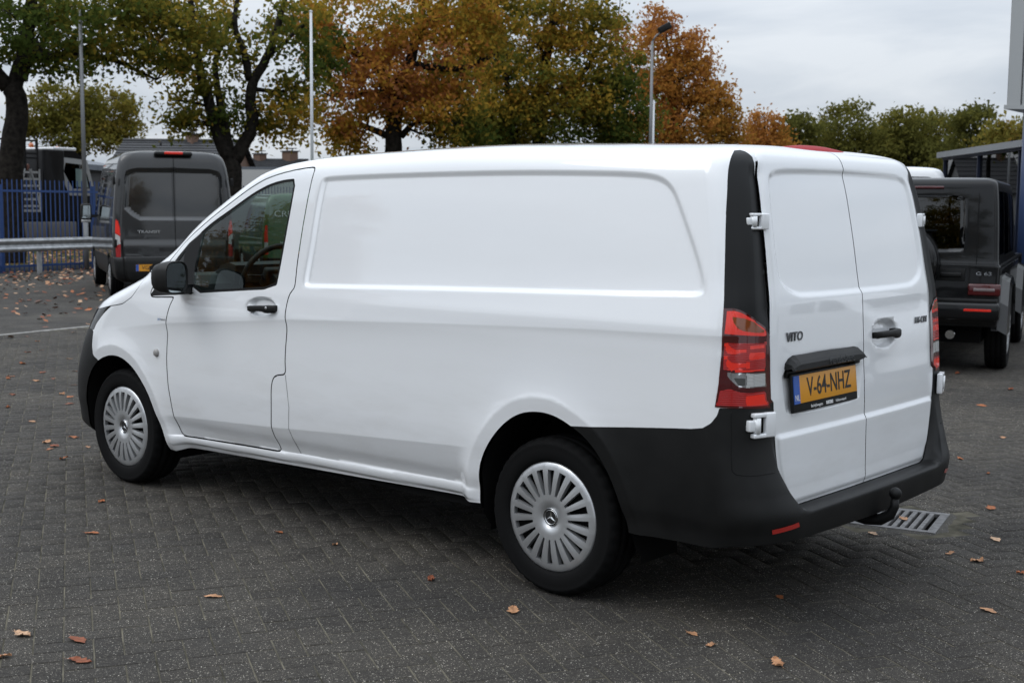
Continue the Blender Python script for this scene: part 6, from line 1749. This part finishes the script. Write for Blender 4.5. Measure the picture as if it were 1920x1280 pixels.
for u0, u1, nm in ((36, 92, 'locker'), (98, 160, 'locker')):
    b = MB(); b.box(((X(u0) + X(u1)) / 2, .02, Z(430)), (X(u1) - X(u0), .35, Z(414) - Z(446)), None, .02); b.build(nm, M_BOXG, trk)
b = MB(); b.box((X(64), .3, Z(394)), (X(94) - X(32), .4, .07)); b.build('deck_edge', M_ALU, trk)
for u in (20, 110, 190):
    b = MB(); b.lathe([(.0, -.12), (.28, -.13), (.46, -.14), (.50, -.10), (.50, .12), (.30, .14), (0, .14)], 28, Matrix.Translation((X(u), .25, .50))); b.build('wheel', M_RUBBER, trk)
# stepladder and jars standing on the deck
ld = empty('stepladder', trk.location + ta * X(62) + Vector((0, 0, Z(394) + .04)), trk.rotation_euler.z); tag(ld, 'grey aluminium stepladder leaning on the truck rack behind the fence', 'ladder')
hL = Z(322) - Z(394); w2 = (X(90) - X(40)) / 2
for sx in (-1, 1):
    b = MB(); b.bar((sx * w2 * .45, .05, 0), (sx * w2 * .30, .05, hL), .045); b.build('rail', M_ALU, ld)
    b = MB(); b.bar((sx * w2, -.02, 0), (sx * w2, -.02, hL), .035); b.build('support', M_ALU, ld)
    b = MB(); b.bar((sx * w2 * .95, -.03, hL * .1), (sx * .1, -.03, hL), .03); b.build('brace', M_ALU, ld)
for k in range(6):
    b = MB(); b.bar((-w2 * .95, .0, hL * (k + .5) / 6), (w2 * .95, .0, hL * (k + .5) / 6), .035, .06); b.build('step', M_ALU, ld)
M_GRNC = mat('green_cap', (.05, .28, .05), .5); M_DRUM = mat('dark_drum', (.015, .02, .03), .5); M_REDC = mat('red_cap', (.45, .03, .02), .5); M_TAN = mat('pink_jar', (.35, .16, .13), .5); M_WCAP = mat('white_cap', (.6, .6, .58), .5)
for (u, v, w_, h_, mb_, mc_, lab) in ((43, 305, 9, 14, M_DRUM, M_WCAP, 'dark drum with a white lid on the truck rack, left of the green one'), (56, 305, 9, 12, M_DRUM, M_GRNC, 'dark drum with a green lid on the truck rack'), (68, 303, 10, 14, M_DRUM, M_WCAP, 'dark drum with a white lid on the truck rack, right of the green one'),
      (36, 298, 6, 8, M_REDC, M_REDC, 'small red can at the left of the truck rack'), (56, 296, 5, 9, M_ORANGE, M_ORANGE, 'small orange cone on top of the green lidded drum'), (66, 318, 6, 9, M_TAN, M_WCAP, 'small pink jar below the drums on the truck, left one'), (77, 316, 7, 11, M_TAN, M_TAN, 'small pink jar below the drums on the truck, right one')):
    c = trk.location + ta * X(u); nrm_ = Vector((-ta.y, ta.x, 0)); c = c + nrm_ * .3
    root = empty('container', (c.x, c.y, Z(v + h_ / 2 * 1.0))); tag(root, lab, 'container', 'containers on the black truck')
    hh, rr_ = h_ * kx, w_ * kx / 2
    b = MB(); b.lathe([(0, 0), (rr_, 0), (rr_, -hh * .75)], 14, Matrix.Rotation(R(90), 4, 'X') @ Matrix.Scale(1, 4)); b.v = [(x, y, abs(z)) for x, y, z in b.v]; b.build('drum', mb_, root)
    b = MB(); b.lathe([(rr_ * 1.03, -hh * .72), (rr_ * .95, -hh * .9), (rr_ * .3, -hh)], 14, Matrix.Rotation(R(90), 4, 'X')); b.v = [(x, y, abs(z)) for x, y, z in b.v]; b.build('lid', mc_, root)

# ---- showroom and grey clad block on the right
M_CLAD = mat('light_grey_cladding', (.40, .41, .41), .45, metal=.2); M_CLADG = mat('cladding_joint', (.16, .165, .17), .6); M_BLUEC = mat('blue_column', (.016, .034, .095), .45); M_MULL = mat('dark_mullion', (.007, .012, .032), .45); M_FASC = mat('fascia_grey', (.20, .21, .22), .5)
ca_ = at_depth(1889, 205, 24.0); zb = ca_.z; cdir = (at_depth(1889, 205, 24.0) - CAM); cdir.z = 0; cdir.normalize(); crt = Vector((cdir.y, -cdir.x, 0))
blk = empty('building_block', (ca_.x, ca_.y, 0)); tag(blk, 'light grey clad upper storey overhanging at the top right corner', 'building')
fd1 = (crt * .94 + cdir * .34).normalized(); fd2 = (cdir * .96 - crt * .0 + crt * .28).normalized()
Pb = lambda x, y, z: (lambda v: (v.x, v.y, z))(fd1 * x + fd2 * y)
def slab(x0, x1, y0, y1, z0, z1):
    m_ = MB(); V = [Pb(x0, y0, z0), Pb(x1, y0, z0), Pb(x1, y1, z0), Pb(x0, y1, z0), Pb(x0, y0, z1), Pb(x1, y0, z1), Pb(x1, y1, z1), Pb(x0, y1, z1)]
    m_.add(V, [(0, 3, 2, 1), (4, 5, 6, 7), (0, 1, 5, 4), (1, 2, 6, 5), (2, 3, 7, 6), (3, 0, 4, 7)]); return m_
slab(.02, 9.0, .02, 12, zb + .04, 9.0).build('wall_core', M_CLADG, blk)
w0 = .22
for k in range(10):
    x0 = 0 if k == 0 else w0 + .03 + (k - 1) * .9; x1 = w0 if k == 0 else x0 + .87
    slab(x0, x1, -.02, .0, zb + .06, 9.0).build('panel', M_CLAD, blk)
for k in range(12): slab(-.02, .0, .02 + k * .98, .02 + k * .98 + .95, zb + .06, 9.0).build('panel', M_CLAD, blk)
slab(-.05, 9.0, -.05, 12, zb, zb + .07).build('edge_trim', M_CLAD, blk)
c0 = fd1 * .36 + fd2 * .6
b = MB(); b.tube([(c0.x, c0.y, 0), (c0.x, c0.y, zb + .02)], .24, 24); b.build('column', M_BLUEC, blk)
s0, s1 = at_depth(1906, 268, 27.0), at_depth(1771, 284, 31.8); zt = (s0.z + s1.z) / 2
s0.z = s1.z = 0; sdv = (s0 - s1); sl_ = sdv.length; sdv.normalize(); sdn = Vector((-sdv.y, sdv.x, 0)); sdn = sdn if sdn.dot(CAM - s1) < 0 else -sdn
shw = empty('showroom', s1); tag(shw, 'low glazed showroom with blue mullions and a grey flat roof on the right', 'building')
Ps = lambda x, y, z: (lambda v: (v.x, v.y, z))(sdv * x + sdn * y)
def sslab(x0, x1, y0, y1, z0, z1):
    m_ = MB(); V = [Ps(x0, y0, z0), Ps(x1, y0, z0), Ps(x1, y1, z0), Ps(x0, y1, z0), Ps(x0, y0, z1), Ps(x1, y0, z1), Ps(x1, y1, z1), Ps(x0, y1, z1)]
    m_.add(V, [(0, 3, 2, 1), (4, 5, 6, 7), (0, 1, 5, 4), (1, 2, 6, 5), (2, 3, 7, 6), (3, 0, 4, 7)]); return m_
Ls = 11.0
M_SHOWG = glass_mat('showroom_glass', (.16, .17, .18))
sslab(-.1, Ls, -.15, 5, zt - .13, zt).build('roof', M_FASC, shw)
sslab(0, Ls, 4.5, 4.7, 0, zt - .13).build('back_wall', M_WALLD, shw); sslab(0, Ls, 0, 5, -.02, .05).build('floor', M_WALLD, shw); sslab(-.02, .03, .05, 4.5, .05, zt - .13).build('side_pane', M_DKGLASS, shw)
for k in range(5):
    x0 = .06 + k * 2.6
    sslab(x0 - .06, x0, -.02, .05, 0, zt - .13).build('mullion', M_MULL, shw)
    if x0 + 2.54 < Ls + .2: sslab(x0, x0 + 2.54, .03, .045, .06, zt - .14).build('pane', M_SHOWG, shw)
sslab(-.06, Ls, -.03, .06, zt - .18, zt - .13).build('head_rail', M_MULL, shw)
sslab(1.0, 1.12, 2.0, 2.1, .05, zt - .14).build('inner_post', M_WALLW, shw); sslab(3.2, 3.7, 1.5, 1.6, 1.6, 2.3).build('wall_sign', M_WALLW, shw)

# ================================================================== SURROUNDINGS OF THE YARD (outside the frame; oaks and hall added to block low sky)
for k, (src, x, y, rz_, lab) in enumerate(((TREE3, 26, -14, .6, 'unseen oak added behind the photographer on the far side of the yard'), (TREE4, 33, 2, 1.9, 'unseen oak added beyond the yard to the right of the picture, first of two'), (TREE4, 34, 14, 4.0, 'unseen oak added beyond the yard to the right of the picture, second of two'),
      (TREE4, 12, -27, 2.7, 'unseen oak added behind the photographer at the end of the hall'), (TREE5, -24, -22, 1.2, 'unseen rust oak added beyond the left edge of the picture'), (TREE3, -34, -12, 3.9, 'unseen oak added far beyond the left edge of the picture'))):
    c = copy_tree(src); c.location = (x, y, 0); c.rotation_euler = (0, 0, rz_); tag(c, lab, 'tree', 'added trees outside the picture')
ws_ = empty('added_hall', (-6, -22, 0)); tag(ws_, 'unseen grey hall added behind the photographer to block low sky', 'hall')  # unseen hall, put in to cut low sky and darken reflections
b = MB(); b.box((0, -5, 2.4), (30, 10, 4.8)); b.build('wall', M_WALLD, ws_)
b = MB(); b.box((0, -5, 4.9), (30.6, 10.6, .25)); b.build('roof', M_HALL, ws_)
for k in range(5):
    b = MB(); b.box((-11 + k * 5.5, .03, 1.8), (3.6, .08, 3.6)); b.build('roller_door', M_HALL, ws_)
p_ = Vector((9.4, 8.6, 0)); org, rz = van_frame((2.2, 0), p_, 205)
rv, rsh = parked_van('small_white_van', 'small white van parked outside the picture on the right, mirrored in the rear doors', 'van', 4.4, KS, M_WHITE, org, rz, side_glass=[[(1.35, 1.08), (1.75, 1.55), (2.25, 1.62), (2.25, 1.08)], [(2.4, 1.08), (2.4, 1.62), (3.3, 1.62), (3.3, 1.08)]], rear_lamps=[([(-.93, 1.20), (-.80, 1.20), (-.79, .62), (-.93, .62)], M_REDB)], bumper_z=.5, wheels=(.80, .86, .315), half_w=.885, arch_r=.36, dt=.05)
